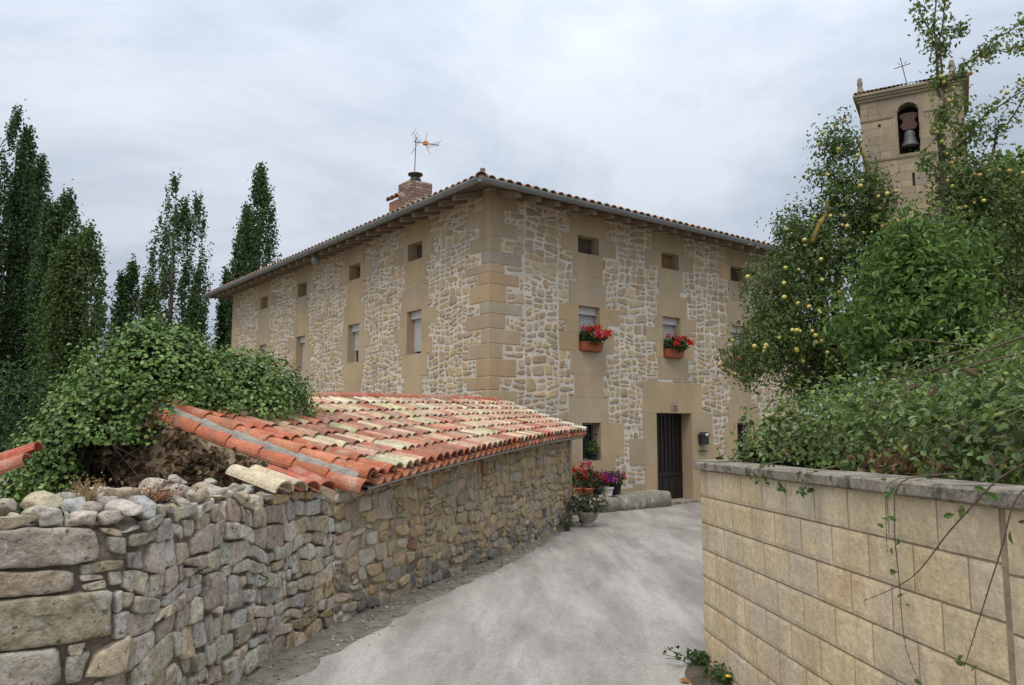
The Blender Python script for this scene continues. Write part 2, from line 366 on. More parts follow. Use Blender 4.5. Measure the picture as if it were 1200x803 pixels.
# ------------------------------------------------------------------ ground and road
gm = MB()
NG = 60
xs = [(-1 if i < 0 else 1) * (abs(i) / 30) ** 3 * 900 for i in range(-30, 31)]
gm.grid([[(x, y + 12, 0 if abs(x) < 60 and abs(y) < 60 else -0.3 + 0.6 * mnoise.noise((x * .01, y * .01, 0))) for x in xs] for y in xs], (1, 1, 1))
struct(gm.build('ground', M['ground'], smooth=True))
left = [(-2.4, -8), (-2.05, 2.5), (-1.85, 4.6), (-1.61, 5.69), (-1.29, 6.8), (-0.81, 8.44), (-0.31, 9.71), (0.12, 10.94), (0.78, 13.2), (1.15, 14.6), (0.95, 15.2), (0.3, 15.95)]
right = [(2.6, -8), (2.15, 1.0), (1.86, 2.9), (1.52, 5.6), (1.47, 6.22), (2.8, 8.5), (6.0, 11.2), (11.0, 15.0), (13.0, 17.5), (9.0, 23.0)]
def dens(pts, step, rng, a):
    o = []
    for p, q in zip(pts[:-1], pts[1:]):
        n = max(1, int(math.dist(p, q) / step))
        for i in range(n):
            t = i / n; o.append((lerp(p[0], q[0], t) + a * mnoise.noise((p[0] + t * 9, q[1] * 3 + t * 11, 5)), lerp(p[1], q[1], t)))
    return o + [pts[-1]]
rng = random.Random(3)
rl = dens(left, 0.15, rng, 0.10)
outline = rl + [(CX + DR.x * u, CY + DR.y * u) for u in (0.8, 4, 8, 12)] + right[::-1][:-5] + [right[4], right[3], right[2], right[1], right[0]]
bm = bmesh.new(); vs_ = [bm.verts.new((x, y, 0.006)) for x, y in outline]; f_ = bm.faces.new(vs_); bmesh.ops.triangulate(bm, faces=[f_])
me = bpy.data.meshes.new('road'); bm.to_mesh(me); bm.free(); me.materials.append(M['road']); ro = bpy.data.objects.new('road', me); COL.objects.link(ro); struct(ro)
# loose grit along the foot of the left wall
gv = MB(); rng = random.Random(9)
for i in range(900):
    k = rng.randrange(len(rl) - 1); t = rng.random(); x = lerp(rl[k][0], rl[k + 1][0], t) + rng.gauss(-0.16, 0.14); y = lerp(rl[k][1], rl[k + 1][1], t)
    if y < 2 or y > 15: continue
    gv.ball((x, y, 0.006), rng.uniform(0.006, 0.022), jit(rng.choice([(0.3, 0.27, 0.22), (0.2, 0.17, 0.13), (0.4, 0.37, 0.33)]), rng), 6, 3, (1, 1, 0.7))
g = gv.build('gravel', M['rubble'], smooth=True); g['kind'] = 'stuff'
lv = MB()

# ------------------------------------------------------------------ the stone house
house = thing('stone_house', 'three storey sandstone farmhouse with cream mortar and tiled hip roof at end of lane', 'house', (CX, CY, 0))
SAND = [(0.45, 0.34, 0.21), (0.42, 0.325, 0.215), (0.47, 0.355, 0.215), (0.43, 0.345, 0.24), (0.47, 0.345, 0.19)]
ASH = [(0.435, 0.33, 0.205), (0.42, 0.325, 0.21), (0.445, 0.33, 0.195), (0.415, 0.325, 0.22)]
def winset(kind, uc, rng):
    """openings and dressed stones of one bay"""
    op = []; st = []
    hw = 0.32
    up = (uc - hw, 5.62, uc + hw, 6.02); lo = (uc - hw, 3.43, uc + hw, 4.44)
    op += [up, lo]
    j = lambda a: rng.uniform(-a, a)
    st += [(uc - 0.55 + j(.1), 6.02, uc + 0.55 + j(.1), 6.5), (up[0] - 0.55 + j(.12), 5.62 + j(.02), up[0], 6.02), (up[2], 5.62 + j(.02), up[2] + 0.52 + j(.12), 6.02),
           (uc - 0.44 + j(.06), 5.1, uc + 0.44 + j(.06), 5.62), (uc - 0.4 + j(.08), 4.97, uc + 0.38 + j(.08), 5.1)]
    st += [(uc - 0.55 + j(.05), 4.44, uc + 0.54 + j(.05), 4.97)]
    ys = [4.44, 4.12 + j(.05), 3.8 + j(.05), 3.43]
    for side in (0, 1):
        w3 = [0.3, 0.62, 0.3] if rng.random() < .6 else [0.62, 0.3, 0.5]
        for k in range(3):
            ww = w3[k] + j(.06)
            st.append((lo[0] - ww, ys[k + 1], lo[0], ys[k]) if side == 0 else (lo[2], ys[k + 1], lo[2] + ww, ys[k]))
    st += [(uc - 0.56 + j(.05), 2.93, uc + 0.55 + j(.05), 3.43), (uc - 0.42 + j(.05), 2.43, uc + 0.43 + j(.05), 2.93)]
    return op, st
rng = random.Random(11)
BR = [2.74, 5.48, 8.18]; BL = [2.88, 5.93, 9.33, 12.40]
opR, stR, opL, stL = [], [], [], []
for i, u in enumerate(BR):
    o_, s_ = winset(0, u, rng); opR += o_
    if i == 1: s_ = s_[:-1]
    stR += s_
for u in BL:
    o_, s_ = winset(0, u, rng); opL += o_; stL += s_ + [(u - 0.5, 1.9, u + 0.5, 2.43), (u - 0.55, 0.6, u + 0.5, 1.9)]
# ground floor of the front
GW = (2.50, 1.06, 3.05, 1.88); GW3 = (7.95, 1.06, 8.55, 1.90); DOOR = (4.87, -0.02, 6.14, 2.12)
opR += [GW, GW3, DOOR]
stR += [(2.12, 1.88, 3.30, 2.43), (1.75, 1.06, 2.5, 1.88), (3.05, 1.15, 3.78, 1.88), (3.05, 0.42, 3.5, 1.15), (2.35, 0.72, 3.05, 1.06), (1.9, 0.3, 2.35, 1.06),
        (4.42, 2.12, 6.55, 2.86), (4.42, 1.52, 4.87, 2.12), (3.95, 0.92, 4.87, 1.52), (4.45, 0.0, 4.87, 0.92), (4.05, 0.0, 4.45, 0.5), (6.14, 1.35, 6.95, 2.12), (6.14, 0.65, 7.2, 1.35), (6.14, 0, 6.8, 0.65),
        (7.6, 1.9, 8.9, 2.43), (7.45, 1.06, 7.95, 1.9), (8.55, 1.06, 9.1, 1.9), (7.7, 0.5, 8.8, 1.06), (3.4, 0.0, 4.05, 0.42)]
# quoins
quR, quL = [], []; z = 0.0; k = 0
while z < HW - 0.1:
    h = rng.choice([0.18, 0.24, 0.27, 0.3, 0.36]); h = min(h, HW - z)
    a, b = (0.34, 0.74) if k % 2 else (0.76, 0.34)
    a += rng.uniform(-.1, .12); b += rng.uniform(-.1, .12)
    quR.append((0, z, a, z + h)); quL.append((0, z, b, z + h)); z += h; k += 1
endR = []; endL = []; z = 0; k = 0
while z < HW - 0.1:
    h = min(rng.choice([0.3, 0.36, 0.42]), HW - z); a = 0.4 if k % 2 else 0.8
    endR.append((LR - a, z, LR, z + h)); endL.append((LL - a * 0.9, z, LL, z + h)); z += h; k += 1
# wall: mortar sheet with openings, back walls
wm = MB(); RECESS = 0.24
def sheet(mb, f, L, ops, H):
    us = sorted({0, L} | {o[0] for o in ops} | {o[2] for o in ops}); zs = sorted({0, H} | {max(0, o[1]) for o in ops} | {o[3] for o in ops})
    for i in range(len(us) - 1):
        for j in range(len(zs) - 1):
            cu, cz = (us[i] + us[i + 1]) / 2, (zs[j] + zs[j + 1]) / 2
            if any(o[0] < cu < o[2] and o[1] < cz < o[3] for o in ops): continue
            q = [f(us[i], zs[j]), f(us[i + 1], zs[j]), f(us[i + 1], zs[j + 1]), f(us[i], zs[j + 1])]
            mb.face(q)
sheet(wm, fR, LR, opR, HW); sheet(wm, fL, LL, opL, HW)
wm.face([fR(LR, 0), fR(LR, 0, -LL), fR(LR, HW, -LL), fR(LR, HW)]); wm.face([fL(LL, 0), fL(LL, 0, -LR), fL(LL, HW, -LR), fL(LL, HW)])
wall = wm.build('wall', M['mortar'], house)
# dressed stones and reveals
dm = MB(); rm = MB(); qm = MB()
def ashlar(mb, rect, f, rng, d=0.013, ops=()):
    a, b, c, e_ = rect; g = 0.0012; j = lambda: rng.uniform(-0.008, 0.008)
    col = jit(rng.choice(ASH), rng, 0.05, 0.02)
    nu = max(2, int((c - a) / 0.16)); nv = max(2, int((e_ - b) / 0.16))
    sd = rng.uniform(0, 99)
    P = [[None] * (nu + 1) for _ in range(nv + 1)]
    for iv in range(nv + 1):
        for iu in range(nu + 1):
            u = lerp(a + g, c - g, iu / nu); v = lerp(b + g, e_ - g, iv / nv)
            P[iv][iu] = f(u, v, d + 0.003 * mnoise.noise((u * 6, v * 6, sd)))
    mb.grid(P, col)
    ring = P[0] + [r[-1] for r in P[1:]] + P[-1][::-1][1:] + [r[0] for r in P[::-1][1:-1]]
    def down(p): 
        nrm = (f(0, 0, -0.012) - f(0, 0, 0)); return p + nrm
    mb.grid([[down(p) for p in ring], ring], col, True)
for r_ in stR: ashlar(dm, r_, fR, rng)
for r_ in stL: ashlar(dm, r_, fL, rng)
for f, ops in ((fR, opR), (fL, opL)):
    for (a, b, c, e_) in ops:
        col = jit(ASH[1], rng, 0.05); d = RECESS + (0.1 if e_ - b > 1.5 else 0.02); b = max(b, 0)
        for (p, q) in (((a, b), (a, e_)), ((a, e_), (c, e_)), ((c, e_), (c, b)), ((c, b), (a, b))):
            dm.face([f(p[0], p[1], 0.014), f(q[0], q[1], 0.014), f(q[0], q[1], -d), f(p[0], p[1], -d)], col)
dm.build('dressed_stone', M['ashlar'], house)
for r1, r2 in zip(quR, quL):
    col = jit(rng.choice(ASH + [(0.425, 0.315, 0.185), (0.38, 0.32, 0.24)]), rng, 0.05, 0.02); g = 0.004; d = 0.010
    z0, z1 = r1[1] + g, r1[3] - g
    row = lambda z, dd: [fL(r2[2], z, dd - 0.02), fL(r2[2] - 0.015, z, dd), fL(r2[2] * .5, z, dd + .004), fL(0.02, z, dd), fR(0.0, z, dd) - DR * (dd - 0.006), fR(0.02, z, dd), fR(r1[2] * .5, z, dd + .004), fR(r1[2] - 0.015, z, dd), fR(r1[2], z, dd - 0.02)]
    qm.grid([row(z0 - .004, 0), row(z0 + 0.012, d), row((z0 + z1) / 2, d + .003), row(z1 - 0.012, d), row(z1 + .004, 0)], col)
for r_ in endR: ashlar(qm, r_, fR, rng)
for r_ in endL: ashlar(qm, r_, fL, rng)
qm.build('quoin_stone', M['ashlar'], house)
# rubble facing
sm = MB()
for f, L, ops, ash, seed in ((fR, LR, opR, stR + quR + endR, 21), (fL, LL, opL, stL + quL + endL, 22)):
    rg = random.Random(seed); cells = []
    nx = int(L / 0.9); ny = 7
    for i in range(nx):
        for j in range(ny):
            x0, x1 = L * i / nx, L * (i + 1) / nx; y0, y1 = HW * j / ny, HW * (j + 1) / ny
            split([(x0, y0), (x1, y0), (x1, y1), (x0, y1)], *((0.016, 0.08) if f is fR else (0.012, 0.052)), 1.5, 0.22, rg, cells)
    for p in cells:
        p = warp(p, 0.10, 1.7, seed)
        p = [(min(max(x, 0.02), L - 0.02), min(max(y, 0), HW)) for x, y in p]
        p = avoid(p, ash, 0.0); 
        if len(p) < 3: continue
        p = avoid(p, ops, 0.0)
        if len(p) < 3: continue
        p = inset(p, rg.choice([0.012, 0.017, 0.022, 0.028] if f is fR else [0.009, 0.013, 0.018, 0.024]))
        if len(p) < 3 or parea(p) < 0.0018: continue
        x0, y0, x1, y1 = bbox(p)
        if min(x1 - x0, y1 - y0) < 0.035: continue
        stone(sm, p, f, rg.uniform(0.005, 0.018), jit(rg.choice(SAND), rg, 0.16, 0.04), rg, RING_FLAT, 18, 0.034, 0.006, 0.04, 0.016)
sm.build('rubble_stone', M['rubble'], house, smooth=True)

# windows
def window(kind, rect, f, rng):
    a, b, c, e_ = rect; d = RECESS
    g = MB(); g.face([f(a, b, -d), f(c, b, -d), f(c, e_, -d), f(a, e_, -d)])
    if kind == 'hatch':
        return g.build('hatch', M['ochre'] if rng == 1 else M['board'], house)
    wo = g.build('window', M['glass'], house)
    fr = MB(); t = 0.045; n = f(0, 0, 0.03) - f(0, 0, 0)
    def bar(u0, z0, u1, z1): 
        o = f(u0, z0, -d + 0.004); fr.box(o, f(u1, z0, -d + 0.004) - o, f(u0, z1, -d + 0.004) - o, n)
    bar(a, b, a + t, e_); bar(c - t, b, c, e_); bar(a + t, b, c - t, b + t); bar(a + t, e_ - t, c - t, e_); 
    fr.build('frame', M['frame'], wo)
    if kind == 'shutter':
        bx = MB(); o = f(a + .003, e_ - 0.17, -d + 0.02); bx.box(o, f(c - .003, e_ - 0.17, -d + 0.02) - o, UP * 0.165, f(0, 0, 0.12) - f(0, 0, 0)); bx.build('shutter_box', M['shutter'], wo)
        sh = MB(); z1 = e_ - 0.17; z0 = b + rng * (e_ - b)
        nsl = int((z1 - z0) / 0.042)
        P = []
        for k in range(nsl + 1):
            z = z1 - k * 0.042
            P += [[f(a + .005, z, -d + 0.055), f(c - .005, z, -d + 0.055)], [f(a + .005, z - 0.008, -d + 0.044), f(c - .005, z - 0.008, -d + 0.044)], [f(a + .005, z - 0.02, -d + 0.062), f(c - .005, z - 0.02, -d + 0.062)]]
        P.append([f(a + .005, P and (z1 - nsl * 0.042 - 0.042), -d + 0.05), f(c - .005, z1 - nsl * 0.042 - 0.042, -d + 0.05)])
        sh.grid(P[::-1], (1, 1, 1)); sh.build('roller_shutter', M['shutter'], wo)
    if kind == 'bars':
        br = MB()
        for k in range(3):
            u = lerp(a, c, (k + 1) / 4); br.tube([f(u, b, -0.10), f(u, e_, -0.10)], 0.009, 6)
        for z in (b + .25, e_ - .25): br.tube([f(a, z, -0.10), f(c, z, -0.10)], 0.008, 6)
        br.build('window_bars', M['black'], wo)
    sl = MB(); o = f(a - 0.0, b - 0.02, -d + .05); sl.box(f(a + .002, b + .002, -d + .035), f(c - .002, b, 0) - f(a + .002, b, 0), f(0, 0, 0.2) - f(0, 0, 0), UP * 0.012)
    sl.build('sill', M['frame'] if kind == 'shutter' else M['bench'], wo)
    return wo
for i, u in enumerate(BR):
    window('hatch', opR[2 * i], fR, 1 if i == 1 else 0); window('shutter', opR[2 * i + 1], fR, 0.02)
for i, u in enumerate(BL):
    window('hatch', opL[2 * i], fL, 0); window('shutter', opL[2 * i + 1], fL, (0.10, 0.36, 0.06, 0.05)[i])
window('bars', GW, fR, 0); window('bars', GW3, fR, 0)
# door
dd = RECESS + 0.1; a, b, c, e_ = DOOR; b = 0.0
dr = MB(); o = fR(a, b + .02, -dd + 0.0); dr.box(fR(a + .002, .03, -dd), DR * (c - a - .004), -DL * 0.03, UP * (e_ - .04))
door = dr.build('door', M['darkpaint'], house)
ds = MB()
for k in range(9): 
    u = lerp(a + .08, c - .08, k / 8); ds.box(fR(u - .022, 0.72, -dd + .031), DR * 0.044, -DL * 0.022, UP * 1.33)
for k in range(5):
    u0 = lerp(a + .06, c - .06, k / 5); ds.box(fR(u0 + .01, 0.1, -dd + .031), DR * 0.2, -DL * 0.012, UP * 0.5)
for z in (0.62,): ds.box(fR(a + .03, z, -dd + .031), DR * (c - a - .06), -DL * 0.03, UP * 0.08)
ds.build('door_panel', M['darkpaint'], door)
hd = MB(); hd.box(fR(a + .16, 0.95, -dd + .058), DR * 0.06, -DL * 0.012, UP * 0.28); hd.tube([fR(a + .19, 1.08, -dd + .06), fR(a + .19, 1.08, -dd + .11), fR(a + .30, 1.08, -dd + .11)], 0.012, 6); hd.build('handle', M['black'], door)
ts = MB(); ts.box(fR(a - .05, 0.008, -dd + .03), DR * (c - a + .5), -DL * (dd + 0.28), UP * 0.055); ts.build('threshold', M['coping'], house)
pl = MB(); pl.box(fR(5.40, 2.17, 0.017), DR * 0.22, -DL * 0.012, UP * 0.16); plate = pl.build('number_plate', M['plate'], house)
cu_ = bpy.data.curves.new('digits', 'FONT'); cu_.body = '22'; cu_.size = 0.15; cu_.extrude = 0.003; cu_.align_x = 'CENTER'
to_ = bpy.data.objects.new('digits', cu_); COL.objects.link(to_)
bpy.context.view_layer.update()
dg = bpy.context.evaluated_depsgraph_get(); tm = bpy.data.meshes.new_from_object(to_.evaluated_get(dg)); bpy.data.objects.remove(to_)
mat_ = Matrix((DR, UP, -DL)).transposed().to_4x4(); mat_.translation = fR(5.51, 2.195, 0.033) - house.location
tm.transform(mat_); tm.materials.clear(); tm.materials.append(M['digit']); to_ = bpy.data.objects.new('digits', tm); COL.objects.link(to_); to_.parent = plate

# ------------------------------------------------------------------ tiles
TILECOL = [(0.43, 0.16, 0.085), (0.45, 0.19, 0.11), (0.39, 0.14, 0.08), (0.46, 0.23, 0.15), (0.52, 0.33, 0.22), (0.56, 0.44, 0.28), (0.50, 0.42, 0.25), (0.30, 0.15, 0.10), (0.58, 0.50, 0.36), (0.48, 0.27, 0.18)]
def tile(mb, p0, p1, nrm, r0, r1, col, up=True, n=7, th=0.014):
    """barrel tile from its low end p0 (radius r0) to its high end p1 (radius r1)"""
    p0, p1, nrm = Vector(p0), Vector(p1), Vector(nrm)
    ax = (p1 - p0).normalized(); sd = ax.cross(nrm).normalized(); nn = sd.cross(ax).normalized()
    if not up: nn = -nn
    rows = []
    for p, r in ((p0, r0), (lerp(p0, p1, 0.5), (r0 + r1) / 2), (p1, r1)):
        o = [p + sd * (r * math.cos(a)) + nn * (r * 0.88 * math.sin(a)) for a in [math.pi * k / (n - 1) for k in range(n)]]
        ri = r - th
        i = [p + sd * (ri * math.cos(a)) + nn * (ri * 0.88 * math.sin(a)) for a in [math.pi * k / (n - 1) for k in range(n)]][::-1]
        rows.append(o + i)
    mb.grid(rows, col, True, True, True)
# house roof: hip with overhang
OV = 0.72; SL = 0.30; EZ = 6.46
rf = MB()
def roofz(inn): return EZ + (inn + OV) * SL          # inn: distance inside the wall line
rid = LR / 2
HC = lambda u, v, dz=0: CORN + DR * u + DL * v + UP * dz      # u along right wall, v along left wall
e0, e1, e2, e3 = HC(-OV, -OV, EZ), HC(LR + OV, -OV, EZ), HC(LR + OV, LL + OV, EZ), HC(-OV, LL + OV, EZ)
ra, rb = HC(rid, rid, roofz(rid)), HC(rid, LL - rid, roofz(rid))
DK = -0.05
dn = UP * DK
for q in ((e0, e1, ra), (e1, e2, rb, ra), (e2, e3, rb), (e3, e0, ra, rb)): rf.face([p + dn for p in q])
roof = rf.build('roof', M['board'], house)
tl = MB(); rg = random.Random(41)
HT = [(0.36, 0.19, 0.13), (0.34, 0.21, 0.15), (0.40, 0.27, 0.2), (0.28, 0.21, 0.165), (0.42, 0.22, 0.14), (0.38, 0.31, 0.23)]
def tile_slope(P0, along, inward, L, dep, lim):
    nrm = (inward + UP * SL); tang = nrm.normalized(); nv = (UP - inward * SL).normalized()
    ncol = int(L / 0.215)
    for i in range(ncol + 1):
        s = L * i / ncol; row = 0; t = -0.05
        while t < dep:
            if lim(s, t + 0.2):
                p0 = P0 + along * (s + rg.uniform(-.01, .01)) + inward * t + UP * (t * SL); p1 = p0 + nrm * 0.46
                if t > -0.04: p0 = p0 + nv * 0.018
                tile(tl, p0 + nv * 0.045, p1 + nv * 0.02, nv, 0.098, 0.078, jit(rg.choice(HT), rg, 0.2), True, 6)
                if t < 0.9: tile(tl, p0 + along * 0.107 + nv * 0.045, p1 + along * 0.107 + nv * 0.03, nv, 0.085, 0.075, jit(rg.choice(HT), rg, 0.2), False, 6)
            t += 0.40
LRt, LLt = LR + 2 * OV, LL + 2 * OV
tile_slope(e0, DR, DL, LRt, rid + OV, lambda s, t: min(s, LRt - s) > t - 0.1)
tile_slope(e0, DL, DR, LLt, rid + OV, lambda s, t: min(s, LLt - s) > t - 0.1)
for (p, q) in ((e0, ra), (e1, ra), (e3, rb), (ra, rb)):
    n = int((q - p).length / 0.38)
    for k in range(n):
        tile(tl, lerp(p, q, k / n) + UP * 0.06, lerp(p, q, (k + 1.15) / n) + UP * 0.045, UP, 0.12, 0.10, jit(rg.choice(HT), rg, 0.2), True, 7)
tl.build('roof_tiles', M['tile'], roof, smooth=False)
fin = MB(); fin.lathe(e0 + UP * 0.02 + (DR + DL) * 0.12, [(0.16, -.04), (0.15, 0.08), (0.10, 0.13), (0.05, 0.16), (0.05, 0.22), (0.055, 0.24), (0.04, 0.26)], 10, (0.24, 0.15, 0.11)); fin.build('finial', M['brick'], roof, True)
# gutter (half round) with straps and an eave beam
gt = MB()
def halfpipe(P, Q, outw, r=0.085):
    rows = []
    for p in (P, Q):
        o = [p - outw * (r * math.cos(a)) - UP * (r * math.sin(a)) for a in [math.pi * k / 8 for k in range(9)]]
        i = [p - outw * ((r - .006) * math.cos(a)) - UP * ((r - .006) * math.sin(a)) for a in [math.pi * k / 8 for k in range(9)]][::-1]
        rows.append(o + i)
    gt.grid(rows, (1, 1, 1), True, True, True)
gz = UP * 0.01
oR, oL = -DL, -DR
gA = HC(-OV - .08, -OV - .08, EZ)
halfpipe(gA + gz, HC(LR + OV, -OV - .08, EZ) + gz, oR); halfpipe(gA + gz, HC(-OV - .08, LL + OV, EZ) + gz, oL)
gut = gt.build('gutter', M['zinc'], house, smooth=False)
sp = MB()
for k in range(1, 15): 
    u = k * 0.85 - OV
    sp = MB(); sp.tube([HC(u, -OV - .08, EZ + .01) + oR * (0.090 * -math.cos(a)) - UP * (0.090 * math.sin(a)) for a in [math.pi * j / 8 for j in range(9)]], 0.009, 4); sp.build('gutter_strap', M['zinc'], gut)
for k in range(1, 20):
    u = k * 0.85 - OV
    sp = MB(); sp.tube([HC(-OV - .08, u, EZ + .01) + oL * (0.090 * -math.cos(a)) - UP * (0.090 * math.sin(a)) for a in [math.pi * j / 8 for j in range(9)]], 0.009, 4); sp.build('gutter_strap', M['zinc'], gut)
# rafters: each one a part
def rafter(base, inw, k):
    r = MB(); wd = 0.11; hh = 0.15; side = inw.cross(UP)
    tip = 0.10
    o = base - inw * (OV - 0.06) - side * wd / 2
    z0 = roofz(-OV + .06) + DK - 0.012; z1 = roofz(0.25) + DK - 0.012
    a0 = o + UP * (z0 - hh * 0.7); a1 = o + UP * z0; b0 = base + inw * .25 - side * wd / 2 + UP * (z1 - hh); b1 = base + inw * .25 - side * wd / 2 + UP * z1
    q = [a0, b0, b1, a1]; s = side * wd
    r.grid([q, [p + s for p in q]], (1, 1, 1), True, True, True); r.build('rafter', M['wood'], house)
for k in range(21): rafter(HC(0.25 + k * 0.52, 0, 0), DL, k)
for k in range(29): rafter(HC(0, 0.3 + k * 0.53, 0), DR, k)
wp = MB(); 
for P, al, L in ((HC(0, 0, 0), DR, LR), (HC(0, 0, 0), DL, LL)):
    inw = DL if al is DR else DR
    wp.box(P - inw * 0.0 + UP * (HW - 0.0), al * L, inw * 0.25, UP * 0.01)
wp.build('wall_plate', M['wood'], house)
# chimney with pot and little tiled gable behind
ch = MB(); rg = random.Random(6)
cc = HC(1.17, 4.9, 0); cw = 0.32
z = 6.95
while z < 8.08:
    for (sx, sy, al) in ((-1, -1, DR), (1, -1, DL), (1, 1, -DR), (-1, 1, -DL)):
        p = cc + DR * (sx * cw) + DL * (sy * cw)
        x = -0.12 if int(z / 0.075) % 2 else 0
        while x < 2 * cw - 0.02:
            x0 = max(0, x); x1 = min(2 * cw, x + 0.24)
            ob = al.cross(UP)
            ch.box(p + al * (x0 + .006) + UP * z - ob * 0.05, al * (x1 - x0 - .012), ob * (0.056 + rg.uniform(0, .006)), UP * 0.062, jit(rg.choice([(0.25, 0.165, 0.125), (0.31, 0.21, 0.155), (0.21, 0.145, 0.115), (0.37, 0.30, 0.235)]), rg, 0.2))
            x += 0.25
    z += 0.075
ch.box(cc + DR * -cw * .98 + DL * -cw * .98 + UP * 6.9, DR * cw * 1.96, DL * cw * 1.96, UP * 1.2, (0.30, 0.24, 0.19))
chim = ch.build('chimney', M['brick'], house)
cp = MB(); cp.lathe(cc + UP * 8.08, [(0.19, 0), (0.19, 0.03), (0.135, 0.05), (0.135, 0.12), (0.15, 0.14), (0.15, 0.20), (0.12, 0.22), (0.12, 0.27), (0.19, 0.30), (0.20, 0.34), (0.10, 0.36), (0.09, 0.34)], 20); cp.build('chimney_pot', M['black'], chim, True)
dmr = MB(); dc = HC(1.2, 5.75, 0)
dmr.box(dc + DR * -.3 + DL * -.5 + UP * 6.9, DR * 0.6, DL * 0.55, UP * 0.9, (0.3, 0.15, 0.1))
dorm = dmr.build('roof_vent', M['brick'], roof)
dt = MB()
for sgn in (-1, 1):
    for k in range(3):
        y = -0.45 + k * 0.22
        for t in range(2):
            tp = dc + DL * y + UP * 8.02 + DR * (sgn * (0.01 + .14 * (1 - t))) - UP * (.14 * (1 - t) * .6)
            lo_ = tp + DR * sgn * 0.2 - UP * 0.2 * .6
            tile(dt, lo_ + UP * .02, tp + UP * .0, UP, 0.12, 0.10, jit(rg.choice(HT), rg, 0.2), True, 6)
dt.build('vent_tiles', M['tile'], dorm)
lampm = MB(); lp = HC(-OV + .1, 7.05, 6.33); lampm.lathe(lp - UP * .12, [(0.03, 0.14), (0.09, 0.1), (0.11, 0.02), (0.09, -0.06), (0.03, -0.09)][::-1], 14)
lampm.build('eave_lamp', M['zinc'], house, True)

# antenna
an = thing('tv_antenna', 'tall thin television antenna with orange dipole above the brick chimney', 'antenna', tuple(cc + UP * 8.45))
mm = MB(); top = cc + UP * 9.42; mm.tube([cc + UP * 8.3 + DL * .05, top], 0.012, 6); mm.build('mast', M['iron'], an)
bmv = Vector((0.93, 0.36, -0.02)).normalized(); sdv = bmv.cross(UP).normalized()
bo = MB(); b0 = top - UP * 0.12 - bmv * 0.05; bo.tube([b0, b0 + bmv * 0.68], 0.011, 6); bo.build('boom', M['iron'], an)
for k in range(5):
    el = MB(); p = b0 + bmv * (0.40 + k * 0.07)
    el.tube([p - sdv * .22 + UP * (0.03 * k - 0.06), p + sdv * .22 + UP * (0.03 * k - 0.06)], 0.006, 5); el.build('director', M['alu'], an)
for s in (-1, 1):
    el = MB()
    for k in range(4):
        p = b0 + bmv * 0.12 + UP * s * (0.03 + k * 0.075) - bmv * k * 0.045 * 1
        el.tube([p - sdv * .26, p + sdv * .26], 0.006, 5)
    el.tube([b0 + bmv * 0.14, b0 + bmv * 0.10 + UP * s * 0.27 - bmv * 0.14], 0.007, 5); el.build('reflector', M['alu'], an)
el = MB(); p = b0 + bmv * 0.30
el.box(p - sdv * .05 - UP * .045 - bmv * .045, sdv * .10, bmv * .12, UP * .09)
el.tube([p + UP * .0 - sdv * .1, p + UP * .30 + bmv * .06], 0.008, 5); el.tube([p, p - UP * .27 + bmv * .14], 0.008, 5); el.build('dipole', M['orange'], an)

# ------------------------------------------------------------------ foliage engine
def leafmesh(name, P, N, S, Cc, mat, parent, rs, asp=0.6, shape=4, fold=0.25, droop=0.0, label=None):
    """leaves at P with outward normals N, sizes S, colours Cc"""
    P = np.asarray(P, float); n = len(P); N = np.asarray(N, float); N /= np.linalg.norm(N, axis=1, keepdims=True) + 1e-9
    T = rs.normal(size=(n, 3)); T[:, 2] -= droop; T -= N * np.sum(T * N, axis=1, keepdims=True); T /= np.linalg.norm(T, axis=1, keepdims=True) + 1e-9
    B = np.cross(N, T); S = np.asarray(S)[:, None]
    lift = N * S * fold
    if shape == 4:
        V = np.stack([P - T * S * .5, P + B * S * asp * .5 + lift * .5, P + T * S * .5 - lift * .3, P - B * S * asp * .5 + lift * .5], 1)
        i = np.arange(n)[:, None] * 4; F = np.concatenate([i + [[0, 1, 2]], i + [[0, 2, 3]]], 0); k = 2
    else:
        V = np.stack([P - T * S * .5, P - T * S * .18 + B * S * asp * .5 + lift * .5, P + T * S * .2 + B * S * asp * .42 + lift * .45, P + T * S * .55 - lift * .45,
                      P + T * S * .2 - B * S * asp * .42 + lift * .45, P - T * S * .18 - B * S * asp * .5 + lift * .5], 1)
        i = np.arange(n)[:, None] * 6; F = np.concatenate([i + [[0, 1, 2, 3]], i + [[0, 3, 4, 5]]], 0); k = 2
    return link_mesh(name, V.reshape(-1, 3), F.astype(np.int64), np.concatenate([Cc] * k, 0), mat, parent, False, label)
def colvar(rs, n, cols, wts, v=0.2):
    idx = rs.choice(len(cols), n, p=np.array(wts) / sum(wts)); c = np.array(cols)[idx] * (1 + rs.uniform(-v, v, (n, 1)))
    return np.clip(c, 0.004, 1)
